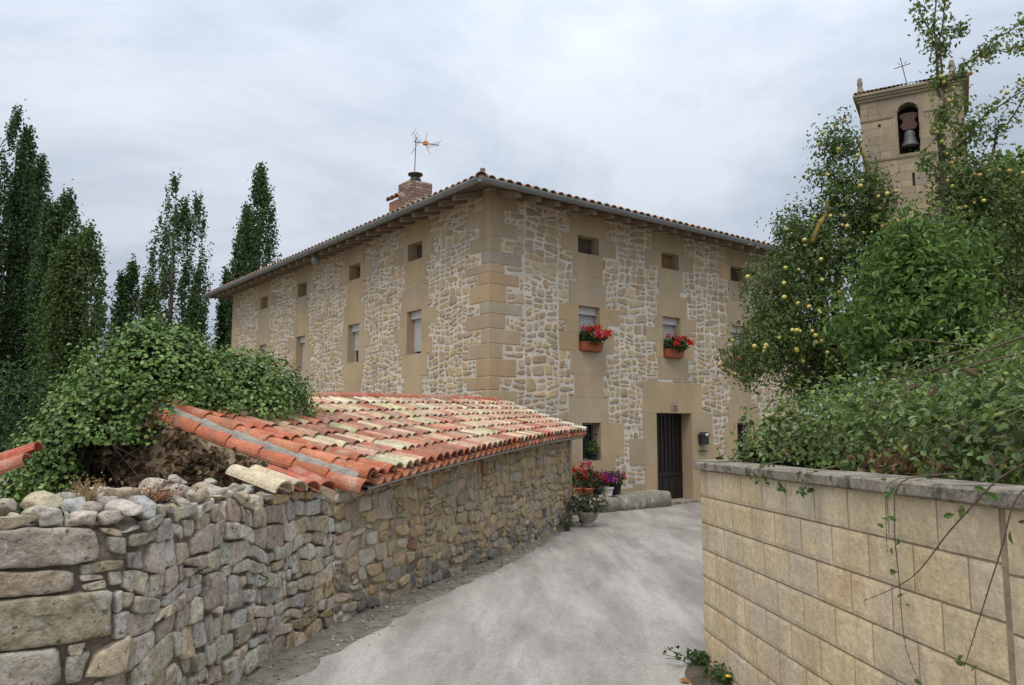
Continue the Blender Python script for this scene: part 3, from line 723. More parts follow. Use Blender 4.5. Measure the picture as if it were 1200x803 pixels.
def blob_points(rs, blobs, nclump, per, spread, inward=0.25, up=0.35, rnd=0.7, zmin=None):
    """clumps of leaves near the surface of several ellipsoids"""
    vol = np.array([b[1][0] * b[1][1] + b[1][1] * b[1][2] + b[1][0] * b[1][2] for b in blobs]); pr = vol / vol.sum()
    Ps, Ns, Cl = [], [], []
    for _ in range(nclump):
        b = blobs[rs.choice(len(blobs), p=pr)]; c = np.array(b[0]); r = np.array(b[1])
        d = rs.normal(size=3); d /= np.linalg.norm(d); q = 1 - abs(rs.normal()) * inward
        ctr = c + d * r * q; m = max(3, int(per * rs.uniform(.5, 1.5)))
        p = ctr + rs.normal(size=(m, 3)) * spread * rs.uniform(.6, 1.3)
        nn = d[None] * 0.7 + np.array([0, 0, up])[None] + (p - ctr) / spread * 0.35 + rs.normal(size=(m, 3)) * rnd
        Ps.append(p); Ns.append(nn); Cl.append(np.full(m, rs.uniform(.8, 1.2)))
    P, N, Cl = np.concatenate(Ps), np.concatenate(Ns), np.concatenate(Cl)
    if zmin is not None: k = P[:, 2] > zmin; P, N, Cl = P[k], N[k], Cl[k]
    return P, N, Cl[:, None]

# ------------------------------------------------------------------ poplars
def poplar(x, y, H, Rd, label, seed, h0=0.10, dens_=1.0, cols=None, lobes=1, group='columnar poplars behind the house'):
    rs = np.random.RandomState(seed); t = thing('poplar_tree', label, 'tree', (x, y, 0), group)
    tr = MB(); tr.tube([(x, y, -.1), (x + .1, y, H * .4), (x, y + .1, H * .9)], [0.28, 0.16, 0.03], 8, (0.1, 0.09, 0.07)); tr.build('trunk', M['bark'], t, True)
    cols = cols or [(0.060, 0.108, 0.036), (0.082, 0.138, 0.045), (0.045, 0.085, 0.03)]
    tops = [(0, 0, 1.0)] + [(rs.uniform(-.7, .7) * Rd, rs.uniform(-.6, .6) * Rd, rs.uniform(.8, .97)) for _ in range(lobes)]
    Ps, Ns = [], []
    for _ in range(int(520 * dens_)):
        lx, ly, lt = tops[rs.choice(len(tops))]; sc = 1.0 if (lx, ly) == (0, 0) else 0.75
        hh = h0 + (lt - h0) * rs.uniform(0, 1) ** 0.85; f = (hh - h0) / (lt - h0)
        prof = (min(1, (f + .06) / 0.30) ** .6) * (1 - f ** 2.6) ** 0.8 + 0.05
        a = rs.uniform(0, 2 * math.pi); r = Rd * sc * prof * math.sqrt(rs.uniform(.15, 1))
        c = np.array([x + lx * min(1, f * 1.6) + r * math.cos(a), y + ly * min(1, f * 1.6) + r * math.sin(a), hh * H])
        m = rs.randint(16, 44); g = rs.normal(size=(m, 3)) * np.array([.12, .12, .48]) * (0.6 + 0.5 * prof)
        g[:, 0] += g[:, 2] * 0.15 * math.cos(a); g[:, 1] += g[:, 2] * 0.15 * math.sin(a)
        Ps.append(c + g); Ns.append(np.array([math.cos(a), math.sin(a), .3]) * .6 + rs.normal(size=(m, 3)) * .7)
    P = np.concatenate(Ps); n = len(P)
    leafmesh('crown', P, np.concatenate(Ns), rs.uniform(.12, .23, n), colvar(rs, n, cols, [3, 2, 2]), M['leaf'], t, rs, 0.75)
    return t
def pxat(px, Y, e=0.0): return (px - 600) / 915 * Y * (math.cos(R(6.14)) + math.tan(e) * math.sin(R(6.14)))
def htop(py, Y): return 1.8 + Y * (math.tan(math.atan((401.5 - py) / 915) + R(6.14)))
LITE = [(0.085, 0.13, 0.036), (0.10, 0.15, 0.045), (0.065, 0.11, 0.033)]
for (px, py, Y, rad, dens_, cols, lob, lab, sd) in [
    (-18, 148, 44, 1.8, 1.4, None, 2, 'dark poplar cut off by the left edge of the photo', 1),
    (16, 133, 46, 1.8, 1.5, None, 2, 'tallest dark poplar near the left edge', 2),
    (44, 190, 48, 1.5, 1.3, None, 1, 'dark poplar right behind the tallest poplar at left', 3),
    (77, 228, 44, 1.5, 1.3, None, 2, 'dark poplar between the tallest one and the lighter green poplar', 4),
    (100, 274, 38, 1.5, 1.3, LITE, 1, 'lighter green poplar with rounded tip above the ivy bush', 5),
    (203, 212, 48, 1.75, .85, None, 3, 'open crowned double topped poplar standing alone behind the ivy bush', 6),
    (232, 318, 47, .75, .5, None, 1, 'short slim poplar right beside the lone open crowned poplar', 7),
    (154, 308, 50, 1.1, .7, None, 2, 'small dark poplar left of the lone open crowned poplar', 8),
    (174, 330, 46, .9, .6, LITE, 1, 'small light green poplar low between two darker poplars', 9),
    (304, 201, 50, 1.75, 1.7, None, 1, 'dense dark twin tipped poplar rising over the left end of the house eave', 10),
    (264, 322, 52, .7, .6, None, 1, 'low thin poplar beside the far left end of the house', 11)]:
    poplar(pxat(px, Y, math.atan((htop(py, Y) - 1.8) / Y) * .8), Y, htop(py, Y), rad, lab, 100 + sd, 0.04, dens_, cols, lob)
def hedge(name, label, cat, blobs, seed, cols, n, per, spread, size, mat='leaf', shape=4, zmin=0.02, asp=.7, group=None, loc=None):
    rs = np.random.RandomState(seed); b0 = blobs[0][0]; t = thing(name, label, cat, loc or (b0[0], b0[1], 0), group)
    P, N, Cl = blob_points(rs, blobs, n, per, spread, zmin=zmin); m = len(P)
    leafmesh('foliage', P, N, rs.uniform(*size, m), colvar(rs, m, cols, [1] * len(cols)) * Cl, M[mat], t, rs, asp, shape)
    st = MB()
    for b in blobs[:3]:
        for k in range(3): st.tube([(b[0][0] + rs.uniform(-.1, .1), b[0][1] + rs.uniform(-.1, .1), 0), (b[0][0] + rs.uniform(-.4, .4) * b[1][0], b[0][1] + rs.uniform(-.3, .3) * b[1][1], b[0][2] + b[1][2] * .4)], [0.05, 0.015], 5)
    st.build('stem', M['bark'], t)
    return t
DG = [(0.045, 0.085, 0.026), (0.06, 0.105, 0.032), (0.034, 0.064, 0.022)]
hedge('shrub_thicket', 'dark thicket of shrubs under the poplars at far left', 'bush', [((-19.5, 30, 1.6), (3.0, 2, 2.6)), ((-16, 31, 1.4), (2.6, 2, 2.3)), ((-22.5, 31, 1.6), (3, 2, 3))], 31, DG, 380, 26, .35, (.12, .24))
hedge('hedge_bush', 'low dark bushes behind the house left end', 'bush', [((-12.5, 40, 1.2), (3.4, 2, 2.2)), ((-17, 41, 1.2), (3, 2, 2.4)), ((-8, 42, 1.0), (3, 2, 2.0))], 32, DG, 330, 26, .4, (.16, .3))

# ------------------------------------------------------------------ left wall line: from the corner slab to the shed
BASE = [(-4.6, 2.75), (-3.4, 3.55), (-2.68, 4.07), (-2.30, 4.34), (-2.14, 4.62), (-1.97, 5.6), (-1.78, 6.8), (-1.47, 7.85), (-1.09, 8.85), (-0.40, 10.66), (0.30, 12.6), (1.14, 14.9)]
def catmull(P, step):
    out = []
    for i in range(len(P) - 1):
        p0, p1, p2, p3 = P[max(i - 1, 0)], P[i], P[i + 1], P[min(i + 2, len(P) - 1)]
        n = max(2, int(math.dist(p1, p2) / step))
        for k in range(n):
            t = k / n
            out.append(tuple(0.5 * (2 * b + (c - a) * t + (2 * a - 5 * b + 4 * c - d) * t * t + (-a + 3 * b - 3 * c + d) * t ** 3) for a, b, c, d in zip(p0, p1, p2, p3)))
    return out + [P[-1]]
BL_ = catmull(BASE, 0.08); BS = [0.0]
for a, b in zip(BL_[:-1], BL_[1:]): BS.append(BS[-1] + math.dist(a, b))
BLn = np.array(BL_); BSn = np.array(BS)
def s_of(y): return float(np.interp(y, BLn[:, 1], BSn))
def fW(s, z, d=0):
    x = np.interp(s, BSn, BLn[:, 0]); y = np.interp(s, BSn, BLn[:, 1]); e = 0.12
    tx = np.interp(s + e, BSn, BLn[:, 0]) - np.interp(s - e, BSn, BLn[:, 0]); ty = np.interp(s + e, BSn, BLn[:, 1]) - np.interp(s - e, BSn, BLn[:, 1])
    l = math.hypot(tx, ty) or 1; return Vector((x + ty / l * d, y - tx / l * d, z))
S_CORN = s_of(4.40); S_JOIN = s_of(7.35); S_END = s_of(14.75)
def topW(s):
    y = float(np.interp(s, BSn, BLn[:, 1])); return float(np.interp(y, [2.7, 4.4, 5.2, 6.3, 7.4], [1.36, 1.30, 1.31, 1.24, 1.17]))
SHC = [(0.45, 0.355, 0.23), (0.42, 0.335, 0.225), (0.46, 0.355, 0.21), (0.40, 0.33, 0.24), (0.47, 0.345, 0.185), (0.43, 0.36, 0.26)]
DRYC = [(0.49, 0.42, 0.325), (0.51, 0.44, 0.34), (0.47, 0.425, 0.355), (0.51, 0.42, 0.29), (0.54, 0.48, 0.385), (0.48, 0.39, 0.275), (0.51, 0.465, 0.40), (0.46, 0.39, 0.305)]
dry = thing('dry_stone_wall', 'grey weathered dry stone wall with rough top beside the lane', 'wall', (-2.2, 5.0, 0))
mb = MB(); rg = random.Random(55); cells = []
H0 = 1.34
big = [(-.62, 1.10, -.03, 1.30), (-1.0, .955, -.13, 1.095), (-.60, .68, .05, .95), (-.98, .46, -.17, .675), (-1.0, .18, -.02, .455), (-1.5, .68, -.62, .95), (-1.3, 1.1, -.66, 1.27), (-.9, 0.0, .1, .17),
       (.85, .62, 1.12, .86), (1.15, .55, 1.36, .80)]
bigs = [(S_CORN + a, b, S_CORN + c, d) for a, b, c, d in big]
s0, s1 = 0.05, S_JOIN
z = -0.12; rowsy = [z]
while z < H0 - 0.06: z += rg.uniform(0.085, 0.155); rowsy.append(min(z, H0))
for j in range(len(rowsy) - 1):
    s = s0
    while s < s1:
        wd = rg.uniform(0.10, 0.25) if rg.random() < .8 else rg.uniform(0.06, 0.11); e2_ = min(s + wd, s1)
        p = [(s, rowsy[j]), (e2_, rowsy[j]), (e2_, rowsy[j + 1]), (s, rowsy[j + 1])]
        k = rg.random()
        if k < 0.10 and wd > 0.2:
            split(p, 0.006, 0.016, 1.6, 0.25, rg, cells)
        else: cells.append([(x + rg.uniform(-.025, .025), y + rg.uniform(-.03, .03)) for x, y in p])
        s = e2_
def fDry(s, v, d): return fW(s, v * topW(s) / H0 if v > 0 else v, d)
def drystone(mb, p, n=26, hh=None, rngs=RING_ROUND, amp=0.010):
    stone(mb, p, fDry, hh or rg.uniform(0.02, 0.034), jit(rg.choice(DRYC if p[0][0] < S_JOIN - 1.2 or rg.random() < .5 else SHC), rg, 0.22, 0.05), rg, rngs, n, 0.013, amp, 0.07, 0.012, rg.uniform(-0.016, 0.012))
for p in cells:
    p = warp(p, 0.11, 2.4, 3.3); p = avoid(p, bigs, 0.0)
    if len(p) < 3: continue
    p = inset(p, rg.uniform(0.001, 0.006))
    if len(p) < 3 or parea(p) < 0.0009: continue
    drystone(mb, p)
RB = ((1.02, -1), (1.0, -.1), (.985, .55), (.95, .85), (.86, .96), (.7, 1.0), (.5, 1.0), (.28, 1.0))
for r_ in bigs:
    a, b, c, d = r_; p = [(a, b), ((a + c) / 2, b + rg.uniform(-.015, .01)), (c, b + rg.uniform(-.01, .02)), (c - rg.uniform(0, .03), d - rg.uniform(0, .02)), ((a + c) / 2, d + rg.uniform(-.0, .012)), (a + rg.uniform(0, .03), d)]
    p = inset(p, 0.006)
    stone(mb, p, fDry, 0.045, jit(rg.choice([(0.42, 0.345, 0.25), (0.42, 0.365, 0.29), (0.40, 0.33, 0.24)]), rg, 0.1), rg, RB, 52, 0.022, 0.013, 0.03, 0.012, 0.006)
mb.build('stone_face', M['dry'], dry, smooth=True)
core = MB(); N_ = 60
rows = []
for k in range(N_ + 1):
    s = lerp(0.02, S_JOIN, k / N_); h = topW(s) - 0.03
    rows.append([fW(s, -.1, -0.012), fW(s, h - .05, -0.012), fW(s, h, -0.12), fW(s, h + .01, -0.38), fW(s, h - .06, -0.52), fW(s, -.1, -0.55)])
core.grid(rows[::-1], (1, 1, 1)); core.build('wall_core', M['rubblefill'], dry)
def rock(mb, ctr, rx, ry, rz, rot, seed, col, sub=2):
    bm = bmesh.new(); bmesh.ops.create_icosphere(bm, subdivisions=sub, radius=1.0); rr = random.Random(seed)
    pl = [(Vector((rr.gauss(0, 1), rr.gauss(0, 1), rr.gauss(0, 1))).normalized(), rr.uniform(.45, .8)) for _ in range(12)]
    m = Matrix.Rotation(rot, 3, 'Z') @ Matrix.Rotation(rr.uniform(-.2, .2), 3, 'X'); b = len(mb.v)
    for v in bm.verts:
        p = v.co.copy()
        for n, d in pl:
            k = p.dot(n) - d
            if k > 0: p -= n * k * 0.97
        p *= 1 + 0.14 * mnoise.noise(p * 1.7 + Vector((seed, 0, 0))) + 0.06 * mnoise.noise(p * 4.5 + Vector((0, seed, 0)))
        q = m @ Vector((p.x * rx, p.y * ry, p.z * rz)) + Vector(ctr); mb.v.append(tuple(q))
    for f in bm.faces: mb.f.append(tuple(b + v.index for v in f.verts)); mb.c.append(col)
    bm.free()
rg = random.Random(77); s = 0.15; kk = 0
while s < S_JOIN - 1.05:
    big_ = rg.random() < .35; r = rg.uniform(0.085, 0.125) if big_ else rg.uniform(0.045, 0.08)
    for layer in range(3):
        d = (-0.06, -0.22, -0.38)[layer] + rg.uniform(-.03, .03); rr_ = r * rg.uniform(.7, 1.15)
        cs = MB(); zz = topW(s) + rr_ * rg.uniform(.05, .35) + (0.03 if layer else -0.01)
        rock(cs, fW(s + rg.uniform(-.05, .05), zz, d), rr_ * rg.uniform(1, 1.45), rr_, rr_ * rg.uniform(.6, .85), rg.uniform(0, 3), rg.uniform(0, 99), jit(rg.choice(DRYC + [(0.46, 0.45, 0.43), (0.42, 0.40, 0.37)]), rg, .15), 3)
        cs.build('cap_stone', M['dry'], dry, smooth=True); kk += 1
    if rg.random() < .45:
        cs = MB(); rr_ = rg.uniform(.045, .085); rock(cs, fW(s + r * .7, topW(s) + r * 1.05, -0.2 + rg.uniform(-.08, .08)), rr_ * 1.5, rr_ * 1.2, rr_ * .7, rg.uniform(0, 3), rg.uniform(0, 99), jit(rg.choice(DRYC), rg, .15), 3); cs.build('cap_stone', M['dry'], dry, smooth=True)
    s += r * 1.75
# loose tiles lying on the wall top by the shed
for (y, d, col, lab, l) in [(6.30, -.12, (0.60, 0.50, 0.34), 'cream barrel tile on wall top, left of the four loose tiles', .5), (6.52, -.10, (0.56, 0.44, 0.29), 'cream barrel tile on wall top against the red tiles', .46),
                      (6.76, -.10, (0.44, 0.12, 0.065), 'red barrel tile on wall top between cream tile and shed', .46), (7.00, -.08, (0.40, 0.11, 0.065), 'short red barrel tile on wall top tucked under the shed eave', .40)]:
    s = s_of(y); tm_ = MB(); zt = topW(s) + 0.03
    a_ = fW(s - .04, zt + 0.015, d + .20); b_ = fW(s + .13, zt + 0.15, d + .17 - l)
    tile(tm_, a_, b_, UP, 0.105, 0.085, col, True, 10, 0.016)
    o = tm_.build('roof_tile', M['tile'], None, smooth=False); tag(o, lab, 'roof tile', 'loose roof tiles on the wall top')
    s2 = s + .13
    if y < 6.9:
        rk = MB(); rock(rk, fW(s + .1, zt - .0, d - .05), .12, .1, .05, .4, y * 7, jit(DRYC[0], rg), 2); rk.build('cap_stone', M['dry'], dry, smooth=True)

# ------------------------------------------------------------------ the shed
shed = thing('stone_shed', 'low shed of tan rubble stone with mottled red and cream tile roof', 'shed', (-0.5, 10.5, 0))
def eavez(s): q = s - s_of(7.9); return 1.25 + 0.075 * q - 0.0035 * q * q
mb = MB(); rg = random.Random(91); cells = []; z = -0.1; HS = 1.6
while z < HS:
    h = rg.uniform(0.08, 0.17); s = S_JOIN - 0.05
    while s < S_END:
        wd = rg.uniform(0.10, 0.32); e2_ = min(s + wd, S_END); p = [(s, z), (e2_, z), (e2_, z + h), (s, z + h)]
        if rg.random() < .2: split(p, 0.005, 0.013, 1.5, .25, rg, cells)
        else: cells.append([(x + rg.uniform(-.022, .022), y + rg.uniform(-.028, .028)) for x, y in p])
        s = e2_
    z += h
for p in cells:
    p = warp(p, 0.12, 2.2, 8.8)
    cx_ = sum(q[0] for q in p) / len(p); lim = eavez(cx_) - 0.02
    p = clip(p, 0, lim, 0, 1)
    p = clip(p, S_END - 0.18, 0, 1, 0)
    p = inset(p, rg.uniform(0.005, 0.013)) if len(p) > 2 else []
    if len(p) < 3 or parea(p) < 0.0012: continue
    zc_ = sum(q[1] for q in p) / len(p)
    col = rg.choice(SHC)
    if zc_ < 0.38 and rg.random() < .55: col = rg.choice([(0.22, 0.20, 0.175), (0.28, 0.255, 0.22), (0.18, 0.16, 0.14)])
    elif rg.random() < .75 - (cx_ - S_JOIN) / 2.2: col = rg.choice(DRYC)
    elif rg.random() < .03: col = (0.36, 0.2, 0.12)
    stone(mb, p, fW, rg.uniform(0.018, 0.04), jit(col, rg, 0.15, 0.05), rg, RING_ROUND[1:], 18, 0.024, 0.014, 0.10, 0.02, rg.uniform(-.008, .01))
ws = mb.build('stone_face', M['shedstone'], shed, smooth=True)
core = MB(); rows = []
for k in range(61):
    s = lerp(S_JOIN - .02, S_END, k / 60); h = eavez(s) + 0.03; rows.append([fW(s, -.1, .008), fW(s, h * .5, .008), fW(s, h, .008)])
core.grid(rows[::-1], (1, 1, 1))
E2 = fW(S_END, 0, 0); hd_ = (E2 - fW(S_END - .5, 0, 0)).normalized(); pn = Vector((-hd_.y, hd_.x, 0))      # pn: into the shed
tN = 2.45; tF = 1.5
A0 = fW(S_JOIN, 0, 0); hn = (fW(S_JOIN + .5, 0, 0) - A0).normalized(); pnn = Vector((-hn.y, hn.x, 0))
G = [A0, A0 + pn * tN, E2 + pn * tF, E2]
zt_ = [eavez(S_JOIN), 1.97, 2.2, eavez(S_END)]
for i, jx in ((0, 1), (1, 2), (2, 3)):
    core.face([G[jx] + UP * -.1, G[i] + UP * -.1, G[i] + UP * zt_[i], G[jx] + UP * zt_[jx]])
core.build('wall', M['earthmortar'], shed)
ec = MB()
for zq in range(5): 
    ec.box(E2 - hd_ * .17 + UP * (-.05 + zq * .34) - pn * .03, hd_ * .19, pn * .5, UP * .33, jit((0.33, 0.26, 0.18), rg, .1))
ec.build('corner_stone', M['shedstone'], shed)
# roof surface (ruled): from eave point to top point
SE0, SE1 = s_of(7.55), S_END + 0.22
def roofp(k, t):
    """k 0..1 along the eave, t 0..1 up the slope"""
    s = lerp(SE0, SE1, k); e = fW(min(s, S_END), 0, 0.20) + hd_ * max(0, s - S_END); e.z = eavez(s) + 0.05
    tt = lerp(tN + .25, tF + .18, k); tp = e + pn * tt; tp.z = lerp(2.05, 2.23, k) + 0.03 * math.sin(k * 3)
    p = e.lerp(tp, t); p.z -= 0.03 * math.sin(t * math.pi) * (1 - .3 * k); return p
rt = MB(); rg = random.Random(5)
ncol = 43; nrow = 7
dk = MB(); dk.grid([[roofp(i / 20, j / 6) - UP * 0.045 for i in range(21)] for j in range(7)], (1, 1, 1))
dk.grid([[roofp(i / 20, j / 6) - UP * 0.085 for i in range(21)][::-1] for j in range(7)], (1, 1, 1)); 
sroof = dk.build('roof', M['earthmortar'], shed)
for i in range(ncol + 1):
    k = i / ncol; w0 = rg.uniform(-.004, .004)
    for r in range(nrow):
        t0 = r / nrow - 0.02; t1 = (r + 1) / nrow + 0.045
        kk_ = min(1, max(0, k + w0 + rg.uniform(-.003, .003)))
        p0, p1 = roofp(kk_, max(-.03, t0)), roofp(kk_, min(1.02, t1)); sl_ = (p1 - p0).normalized(); sdx = (roofp(min(1, kk_ + .02), .5) - roofp(max(0, kk_ - .02), .5)).normalized(); nv = sdx.cross(sl_); nv = nv if nv.z > 0 else -nv
        col = rg.choice(TILECOL if r < 2 and rg.random() < .6 else TILECOL[2:] + TILECOL[3:8])
        if k > .97: col = rg.choice([(0.58, 0.53, 0.43), (0.55, 0.48, 0.37)])
        elif k < .05: col = rg.choice([(0.47, 0.155, 0.075), (0.45, 0.15, 0.075)])
        elif k > .6 and rg.random() < .25: col = (0.50, 0.30, 0.22)
        yaw = sdx * rg.uniform(-.012, .012)
        tile(rt, p0 + nv * (0.058 + rg.uniform(0, .012)) + yaw, p1 + nv * (0.030 + rg.uniform(0, .008)) - yaw, nv, 0.086 * rg.uniform(.95, 1.05), 0.070, jit(col, rg, 0.14, .06), True, 8, 0.015)
    # channel tiles, showing at the eave
    if i < ncol:
        for r in range(2):
            km = (i + .5) / ncol; p0, p1 = roofp(km, r / nrow - (0.035 if r == 0 else .02)), roofp(km, (r + 1) / nrow + .03); sl_ = (p1 - p0).normalized(); nv = sdx.cross(sl_); nv = nv if nv.z > 0 else -nv
            tile(rt, p0 + nv * 0.052, p1 + nv * 0.05, nv, 0.078, 0.07, jit(rg.choice(TILECOL[:4] + TILECOL[:3]), rg, .15), False, 8, 0.015)
rt.build('roof_tiles', M['tile'], sroof)
# verge: two courses of red tiles bedded in grey mortar, ridge row
vt = MB(); vmo = MB()
sideN = (roofp(0, .5) - roofp(0.03, .5)).normalized()
for r in range(7):
    for c_, (dx, dz) in enumerate(((0.045, 0.095), (0.15, -0.01))):
        p0 = roofp(0, r / 7 - .03) + sideN * dx + UP * dz; p1 = roofp(0, (r + 1) / 7 + .03) + sideN * dx + UP * (dz - .022)
        tile(vt, p0, p1, UP + sideN * (.9 if c_ else .25), 0.088, 0.074, jit(rg.choice([(0.47, 0.155, 0.075), (0.44, 0.14, 0.07), (0.49, 0.19, 0.10)]), rg, .1), True, 9, .015)
vmo.grid([[roofp(0, t / 12) + sideN * dx + UP * (dz + .022 * mnoise.noise((t * 1.7, dx * 30, 1))) for t in range(13)] for dx, dz in ((.06, .05), (.10, .125), (.15, .085), (.175, .03), (.2, -.06), (.1, -.08))], (1, 1, 1))
vt.build('verge_tiles', M['tile'], sroof); vmo.build('verge_mortar', M['tilemortar'], sroof, True)
rd = MB(); rmo = MB()
for i in range(20):
    p0, p1 = roofp(i / 20, 1.0) + UP * .06, roofp((i + 1.12) / 20 if i < 19 else 1, 1.0) + UP * .045
    tile(rd, p1, p0, UP, 0.105, .09, jit(rg.choice([(0.42, 0.13, 0.07), (0.38, 0.14, 0.09), (0.40, 0.22, 0.15)]), rg, .12), True, 9, .015)
rd.build('ridge_tiles', M['tile'], sroof)
rmo.tube([roofp(i / 20, 1.0) + UP * .02 for i in range(21)], .085, 8); rmo.build('ridge_mortar', M['tilemortar'], sroof)
bs = MB(); rows = []
for i in range(21):
    a_ = roofp(i / 20, 1.0); rows.append([a_ + UP * .0, a_ + pn * 1.2 - UP * .35, a_ + pn * 1.2 - UP * 2.2])
# mortar tongues between eave tiles and rafters' white ends
et = MB()
for k in range(14):
    kq = (k + .35) / 14; p = roofp(kq, 0.02); et = MB(); et.box(p - UP * .16 + pn * .10, hd_ * .035, pn * .12, UP * .085); et.build('rafter_end', M['frame'], shed)
eb = MB(); eb.grid([[roofp(k / 30, -.01) - UP * dz - pn * dx for k in range(31)] for dx, dz in ((-.02, .03), (.0, .045), (-.02, .07), (-.1, .07))], (1, 1, 1)); eb.build('eave_board', M['frame'], shed)

# ------------------------------------------------------------------ block wall on the right
dw = Vector((math.sin(R(-4.47)), math.cos(R(-4.47)), 0)); nw = Vector((-dw.y, dw.x, 0))      # nw points to the lane
W0 = Vector((1.47, 6.1, 0))
def fB(u, v, d=0): return W0 + dw * u + nw * d + UP * (1.4665 - 0.0157 * u + v)      # v down from the coping (negative)
bw = thing('block_wall', 'garden wall of tan split face blocks with grey concrete coping on right', 'wall', (1.6, 3.0, 0))
bk = MB(); jn = MB(); rg = random.Random(15); UE = 0.045; UN = -3.30; BLK = 0.354
def block(u0, u1, v0, v1):
    g = 0.0055; u0 += g; u1 -= g; v0 += g; v1 -= g
    if u1 - u0 < .02: return
    col = jit(rg.choice([(0.65, 0.52, 0.33), (0.63, 0.505, 0.335), (0.67, 0.53, 0.33), (0.64, 0.52, 0.355), (0.65, 0.50, 0.305)]), rg, .05, .01); sd = rg.uniform(0, 99)
    nu = max(3, int((u1 - u0) / .028)); nv = 8; P = []
    for j in range(nv + 1):
        row = []
        for i in range(nu + 1):
            u, v = lerp(u0, u1, i / nu), lerp(v0, v1, j / nv); e = min(i, nu - i, j, nv - j)
            d = 0.0045 if e == 0 else 0.0085 + .0025 * mnoise.noise((u * 11, v * 11, sd)) + .002 * mnoise.noise((u * 30, v * 30, sd))
            if e == 0: u += .002 * mnoise.noise((v * 40, sd, 1)); v += .002 * mnoise.noise((u * 40, sd, 2))
            row.append(fB(u, v, d))
        P.append(row)
    bk.grid([r[::-1] for r in P], col)
    ring = P[0] + [r[-1] for r in P[1:]] + P[-1][::-1][1:] + [r[0] for r in P[::-1][1:-1]]
    bk.grid([ring, [p - nw * .02 for p in ring]], col, True)
u_first = -0.13
for c_ in range(8):
    v1, v0 = -c_ * 0.2, -(c_ + 1) * 0.2
    u = UE; st_ = u_first + 0.0 if c_ % 2 == 0 else u_first + BLK / 2 - .08
    edges = [UE]; x = (UE - .165) if c_ % 2 == 0 else UE - .30
    if c_ % 2 == 0: x = UE - .15
    else: x = UE - .15 - BLK / 2
    while x > UN + .06: edges.append(x); x -= BLK
    edges.append(UN)
    for a_, b_ in zip(edges[:-1], edges[1:]): block(b_, a_, v0, v1)
    x = UN - .026; e2l = [x]; x -= BLK * (.5 if c_ % 2 else 1)
    while x > -7.5: e2l.append(x); x -= BLK
    for a_, b_ in zip(e2l[:-1], e2l[1:]): block(b_, a_, v0 - .03, v1 - .03 if c_ else v1)
bk.build('block_face', M['block'], bw, smooth=False)
jn.face([fB(-7.6, -1.75, .001), fB(UE, -1.75, .001), fB(UE, 0, .001), fB(-7.6, 0, .001)][::-1])
Rt = Vector((0.94, -0.0, 0)); rdir = (DR * .9 + DL * -.2).normalized()
far = fB(UE, 0, 0)
jn.face([fB(UE, -1.75, 0), fB(UE, -1.75, 0) + rdir * 7, fB(UE, 0, 0) + rdir * 7, fB(UE, 0, 0)])
jn.face([fB(UE, -1.75, -.2) - dw * .2, fB(UE, 0, -.2) - dw * .2, fB(-7.6, 0, -.2), fB(-7.6, -1.75, -.2)])
jn.build('wall', M['joint'], bw)
# blocks on the hidden return
rb_ = MB(); nr = Vector((rdir.y, -rdir.x, 0)); nr = nr if nr.y > 0 else -nr
for c_ in range(8):
    x = 0.002 if c_ % 2 else -.177
    while x < 6.9:
        a_, b_ = max(.0, x) + .005, x + BLK - .005
        rb_.box(fB(UE, -(c_ + 1) * .2 + .005, 0) + rdir * a_, rdir * (b_ - a_), nr * .01, UP * .19, jit((0.50, 0.385, 0.225), rg, .1, .03)); x += BLK
rb_.build('block_return', M['block'], bw)
cpm = MB(); seg = 26
prof = [(0.0, -0.20), (0.0, .032), (.008, .040), (.052, .040), (.061, .030), (.065, -.20), (.03, -.22)]
rows = []
for k in range(seg + 1):
    u = lerp(-7.6, UE + .03, k / seg); rows.append([fB(u, vv + .004 * mnoise.noise((u * 3, vv * 40, 1)), dd_ + .004 * mnoise.noise((u * 4, dd_ * 30, 5))) for vv, dd_ in prof])
cpm.grid(rows[::-1], (1, 1, 1), True, True, True)
o_ = fB(UE + .03, 0, .04); cpm.box(fB(UE - .22, .001, -.0) + rdir * .05, rdir * 6.9, nr * .26, UP * .07)
cpm.build('coping', M['coping'], bw)

# garden earth behind the wall
gs = MB(); rows = []
for i in range(25):
    row = []
    for j in range(20):
        b_ = fB(lerp(-7.4, UE - .1, i / 24), -.10, -.12); q = b_ + Vector((1, .12 * i / 24, 0)) * (j * .55 * (1 if i < 24 else 1)); q.z = b_.z - .02 + min(j, 6) * .06 + .06 * mnoise.noise(q); row.append(q)
    rows.append(row)
gs.grid([r[::-1] for r in rows], (1, 1, 1)); struct(gs.build('garden_soil', M['soil'], None, True))
gs = MB(); rows = []
for i in range(18):
    row = []
    for j in range(20):
        b_ = fB(UE - .1, -.10, -.12) + Vector((1, .12, 0)) * (j * .55); q = b_ + rdir * (0) + Vector((0, 1, 0)) * (i * .02); 
        row.append(q)
    rows.append(row)
